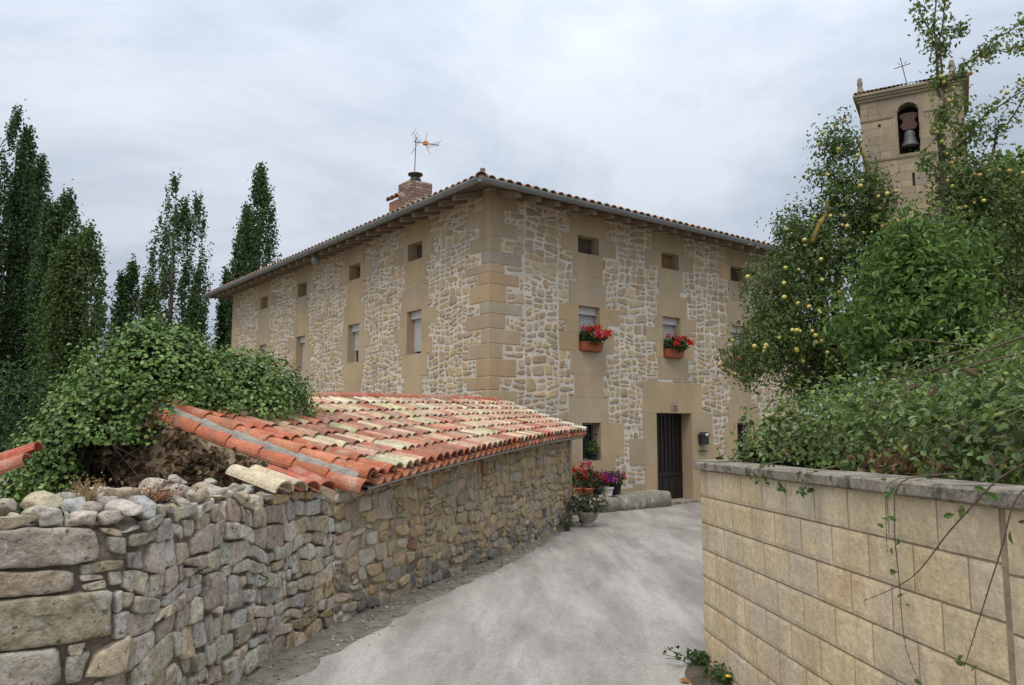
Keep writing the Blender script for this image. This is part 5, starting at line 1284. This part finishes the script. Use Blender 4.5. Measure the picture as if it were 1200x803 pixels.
pot('purple petunias in a white pot on the stone bench', 3.0, .26, BZ, .12, .19, M['white'], (.18, .17, .2), 100, 13, [(0.22, 0.03, 0.22), (0.30, 0.06, 0.30), (0.15, 0.03, 0.2)], 4)
pot('plain green plant in a dark pot at the right of the flower row', 3.26, .24, BZ, .12, .24, M['darkpot'], (.23, .2, .16), 170, 2, [(0.4, 0.05, 0.15)], 5)
pot('grey stone urn with dusty green shrub on the road by the shed end', .80, 1.95, 0.0, .2, .27, M['greypot'], (.42, .40, .19), 420, 3, [(0.5, 0.45, 0.35)], 6, [(0.06, 0.075, 0.045), (0.045, 0.06, 0.035), (0.08, 0.09, 0.06)], tub=True)
pot('bright green plant in dark pot inside the barred window', 2.86, -.05, 1.075, .09, .15, M['darkpot'], (.17, .06, .17), 150, 0, None, 7, [(0.09, 0.17, 0.03), (0.07, 0.14, 0.03)])
bk_ = thing('black_bucket', 'small black bucket on the ground behind the stone urn', 'bucket', tuple(fR(1.15, 0, 1.5))); m = MB(); m.lathe(fR(1.15, 0, 1.5), [(.10, 0), (.13, .24), (.14, .24), (.14, .26), (.115, .26), (.10, .03)], 16); m.build('bucket_body', M['darkpot'], bk_, True)
m = MB(); m.tube([fR(1.15, .25, 1.5) + Vector((.13 * math.cos(a), 0, .11 * math.sin(a))) for a in [math.pi * k / 10 for k in range(11)]], .004, 5); m.build('handle', M['iron'], bk_)
# mailbox
mbx = thing('mailbox', 'black wall mailbox with arched lid right of the front door', 'mailbox', tuple(fR(6.5, 1.3, .02)))
m = MB(); prof = [(-.12, .04), (.12, .04), (.13, .06), (.13, .24), (-.13, .24), (-.13, .06)]
m.grid([[fR(6.5 + a, 1.32 + b, d) for a, b in prof] for d in (.015, .13)], (1, 1, 1), True, True, True); m.build('box_body', M['black'], mbx)
m = MB(); prof = [(-.155, 0), (.155, 0), (.15, .035), (.07, .085), (0, .10), (-.07, .085), (-.15, .035)]
m.grid([[fR(6.5 + a, 1.565 + b, d) for a, b in prof] for d in (.015, .17)], (1, 1, 1), True, True, True); m.build('lid', M['black'], mbx)
m = MB(); m.box(fR(6.45, 1.58, .172), DR * .13, -DL * .004, UP * .05); m.build('name_plate', M['white'], mbx)
m = MB(); m.tube([fR(6.36, 1.20, .06), fR(6.62, 1.20, .06)], .018, 6); m.tube([fR(6.36, 1.2, .015), fR(6.36, 1.2, .09)], .01, 5); m.tube([fR(6.62, 1.2, .015), fR(6.62, 1.2, .09)], .01, 5); m.build('paper_holder', M['black'], mbx)

# ------------------------------------------------------------------ church
TD = Vector((-math.sin(R(60)), math.cos(R(60)), 0)); TN = Vector((-TD.y, TD.x, 0)); TN = TN if TN.y < 0 else -TN       # TN: towards the camera side
T0 = Vector((24.07, 40.0, 0)); TW = 5.05
def fT(u, z, d=0): return T0 + TD * u + UP * z + TN * d
ct = thing('church_tower', 'square tan stone bell tower rising behind the apple trees', 'church tower', tuple(fT(TW / 2, 0, -TW / 2)))
TST = [(0.33, 0.265, 0.18), (0.30, 0.245, 0.175), (0.35, 0.28, 0.185), (0.285, 0.24, 0.18)]
OP = (2.14, 16.68, 3.20, 19.02); rad = .53; oc = 2.67
tb = MB(); rg = random.Random(8); zs = []; z = 0
while z < 20.0: zs.append(z); z += rg.uniform(.36, .5)
zs.append(20.0)
def inop(u, z): return (OP[0] < u < OP[2] and OP[1] < z < OP[3]) or math.hypot(u - oc, z - OP[3]) < rad
for side in range(4):
    ex = [TD, -TN, -TD, TN][side]; o = [fT(0, 0), fT(TW, 0), fT(TW, 0, -TW), fT(0, 0, -TW)][side]; on = [TN, TD, -TN, -TD][side]
    for a_, b_ in zip(zs[:-1], zs[1:]):
        x = 0; first = rg.uniform(.3, .8)
        while x < TW - .01:
            x1 = min(TW, x + (first if x == 0 else rg.uniform(.5, 1.1)));
            if TW - x1 < .25: x1 = TW
            col = jit(rg.choice(TST), rg, .1, .03); dj = rg.uniform(-.006, .006)
            if side == 0 and b_ > OP[1] - .5 and x1 > OP[0] - .1 and x < OP[2] + .1:
                ns, nz = 12, 5
                for i in range(ns):
                    for k in range(nz):
                        u0, u1 = lerp(x, x1, i / ns), lerp(x, x1, (i + 1) / ns); z0, z1 = lerp(a_, b_, k / nz), lerp(a_, b_, (k + 1) / nz)
                        if not inop((u0 + u1) / 2, (z0 + z1) / 2): tb.face([o + ex * u0 + UP * z0, o + ex * u1 + UP * z0, o + ex * u1 + UP * z1, o + ex * u0 + UP * z1], col)
            else:
                g = .006; q = [o + ex * (x + g) + UP * (a_ + g) + on * dj, o + ex * (x1 - g) + UP * (a_ + g) + on * dj, o + ex * (x1 - g) + UP * (b_ - g) + on * dj, o + ex * (x + g) + UP * (b_ - g) + on * dj]; tb.face(q, col)
            x = x1
    tb.face([o + UP * 0 - on * .03, o + ex * TW - on * .03, o + ex * TW + UP * OP[1] * .98 - on * .03, o + UP * OP[1] * .98 - on * .03], (0.16, 0.13, 0.1))
    if side: tb.face([o - on * .031 + UP * 16, o + ex * TW - on * .031 + UP * 16, o + ex * TW + UP * 20 - on * .031, o + UP * 20 - on * .031], (0.16, 0.13, 0.1))
tw_ = tb.build('tower_wall', M['tower'], ct)
ar = MB(); pts = [(OP[0], OP[1]), (OP[0], OP[3])] + [(oc - rad * math.cos(a), OP[3] + rad * math.sin(a)) for a in [math.pi * k / 14 for k in range(1, 14)]] + [(OP[2], OP[3]), (OP[2], OP[1])]
pts = [(a, b) for a, b in pts]
ar.grid([[fT(u, z, .015) for u, z in pts], [fT(oc + (u - oc) * 1.0, z, -.8) for u, z in pts]], (0.24, 0.19, 0.13), True)
ar.grid([[fT(u, z, .02) for u, z in pts[:-0 or None]], [fT(oc + (u - oc) * 1.14, OP[3] + (z - OP[3]) * (1.14 if z > OP[3] else 1), .02) for u, z in pts]], (0.29, 0.23, 0.155))
ar.build('bell_arch', M['tower'], ct)
bo_ = MB(); bo_.box(fT(1.2, 15.8, -.85), TD * 2.9, -TN * .06, UP * 4.1); bo_.build('belfry_wall', M['dark'], ct)
co = MB()
for (z, dd_, h) in ((16.45, .05, .12), (18.82, .03, .08), (19.98, .12, .14), (20.13, .22, .13), (20.27, .32, .14)):
    co.box(fT(-dd_, z, dd_), TD * (TW + 2 * dd_), -TN * (TW + 2 * dd_), UP * h, (0.29, 0.235, 0.16)) if z > 19 else None
    if z < 19:
        for (a_, b_) in (((-dd_), OP[0] - .2 if z > 17 else TW + dd_), (OP[2] + .2 if z > 17 else TW, TW + dd_)):
            if b_ - a_ > .1: co.box(fT(a_, z, dd_), TD * (b_ - a_), -TN * .1, UP * h, (0.2, 0.165, 0.12))
co.build('cornice', M['tower'], ct)
tr_ = MB(); rg = random.Random(4); apex = fT(TW / 2, 21.5, -TW / 2); c4 = [fT(-.3, 20.42, .3), fT(TW + .3, 20.42, .3), fT(TW + .3, 20.42, -TW - .3), fT(-.3, 20.42, -TW - .3)]
for i in range(4): tr_.face([c4[i], c4[(i + 1) % 4], apex], (0.24, 0.14, 0.09))
for k in range(26):
    a_ = lerp(c4[0], c4[1], (k + .5) / 26); b_ = lerp(a_, apex, .25); tile(tr_, a_ + UP * .02, b_ + UP * .03, UP, .12, .1, jit(rg.choice([(0.24, 0.15, 0.10), (0.16, 0.14, 0.08), (0.13, 0.13, 0.06)]), rg, .3), True, 6)
tr_.build('roof', M['tile'], ct)
for (u, d) in ((0.45, -.05), (TW - .05, -.05), (.45, -TW + .2), (TW - .05, -TW + .2)):
    m = MB(); b0 = fT(u, 20.42, d); m.lathe(b0, [(.26, 0), (.26, .12), (.2, .2), (.12, .55), (.15, .62), (.16, .78), (.12, .9), (.13, .98), (.06, 1.06)], 10); m.build('pinnacle', M['bench'], ct, True)
m = MB(); cb = fT(2.62, 20.7, -1.2); ctop = cb + UP * 2.0 + TD * .32
m.tube([cb, ctop], .024, 6); cm = lerp(cb, ctop, .74); m.tube([cm - TD * .42 + UP * .06, cm + TD * .42 - UP * .06], .022, 6)
for s_ in (-1, 1): m.tube([cm + TD * .1 * s_ + UP * .1, cm + TD * .22 * s_ + UP * .22], .015, 5)
m.build('cross', M['iron'], ct)
m = MB(); m.box(fT(2.50, 14.83, .016), TD * .12, -TN * .01, UP * .72); m.box(fT(4.04, 18.43, .016), TD * .14, -TN * .01, UP * .15); m.build('slit_opening', M['dark'], ct)
bell = thing('church_bell', 'dark bronze bell on red wooden yoke in the tower arch', 'bell', tuple(fT(2.65, 17.2, -.35)))
m = MB(); b0 = fT(2.65, 17.12, -.35); m.lathe(b0, [(.46, 0), (.47, .05), (.42, .12), (.33, .3), (.29, .55), (.27, .78), (.2, .9), (.06, .95)], 22); m.build('bell_body', M['bronze'], bell, True)
m = MB(); prof = [(-.30, .0), (-.44, .25), (-.30, .45), (-.30, .6), (-.46, .78), (-.42, .92), (-.2, 1.0), (.2, 1.0), (.42, .92), (.46, .78), (.30, .6), (.30, .45), (.44, .25), (.30, 0)]
m.grid([[b0 + TD * a_ + UP * (.97 + b_ * .95) + TN * d for a_, b_ in prof] for d in (.12, -.12)], (1, 1, 1), True, True, True); m.build('yoke', M['yokewood'], bell)
m = MB(); m.tube([b0 + UP * .5, b0 - UP * .12], .03, 6); m.ball(b0 - UP * .15, .07); m.build('clapper', M['iron'], bell)
# nave behind
nv_ = thing('church_nave', 'church nave with dark red tiled roof right of the tower', 'church', tuple(fT(-6, 0, -3)))
m = MB(); m.box(fT(-16, 0, -.8), TD * 15.8, -TN * 9, UP * 12.6, (0.26, 0.21, 0.145)); m.build('wall', M['tower'], nv_)
m = MB(); m.box(fT(-16.2, 12.6, -.5), TD * 16.1, -TN * 9.6, UP * .3, (0.28, 0.22, 0.15)); m.build('cornice', M['tower'], nv_)
m = MB(); q = [fT(-16.2, 12.92, -.3), fT(-.1, 12.92, -.3), fT(-.1, 16.6, -5.2), fT(-16.2, 16.6, -5.2)]; m.face(q, (0.2, 0.1, 0.07)); m.face([q[3], q[2], fT(-.1, 12.92, -10), fT(-16.2, 12.92, -10)], (0.2, 0.1, 0.07))
rg = random.Random(12)
for k in range(54):
    a_ = lerp(q[0], q[1], (k + .5) / 54); b_ = lerp(q[3], q[2], (k + .5) / 54)
    for r in range(8): tile(m, lerp(a_, b_, r / 8) + UP * .05, lerp(a_, b_, (r + 1.1) / 8) + UP * .03, UP, .13, .11, jit(rg.choice([(0.24, 0.11, 0.075), (0.3, 0.14, 0.09), (0.2, 0.11, 0.08)]), rg, .2), True, 5)
m.build('roof', M['tile'], nv_)
YC = 16.0
hedge('garden_tree', 'bright yellow green tree top at the right edge below the church roof', 'tree', [pblob(1205, 205, YC, 30, 28, .8), pblob(1215, 260, YC, 45, 60, 1)], 83, [(0.13, 0.21, 0.04), (0.11, 0.18, 0.035)], 260, 18, .14, (.1, .18), 'leaf', 4, None)
# trees behind the garden so that its far side is closed
hedge('garden_hedge', 'dark tall hedge behind the apple trees at right', 'hedge', [((6.0, 14.6, 1.7), (1.0, .8, 1.6)), ((7.5, 14.5, 1.6), (1.6, 1, 1.6)), ((9.8, 14.5, 1.7), (1.7, 1, 1.9)), ((12, 14.2, 1.8), (1.6, 1, 2.0))], 84, DG, 260, 24, .2, (.10, .18))
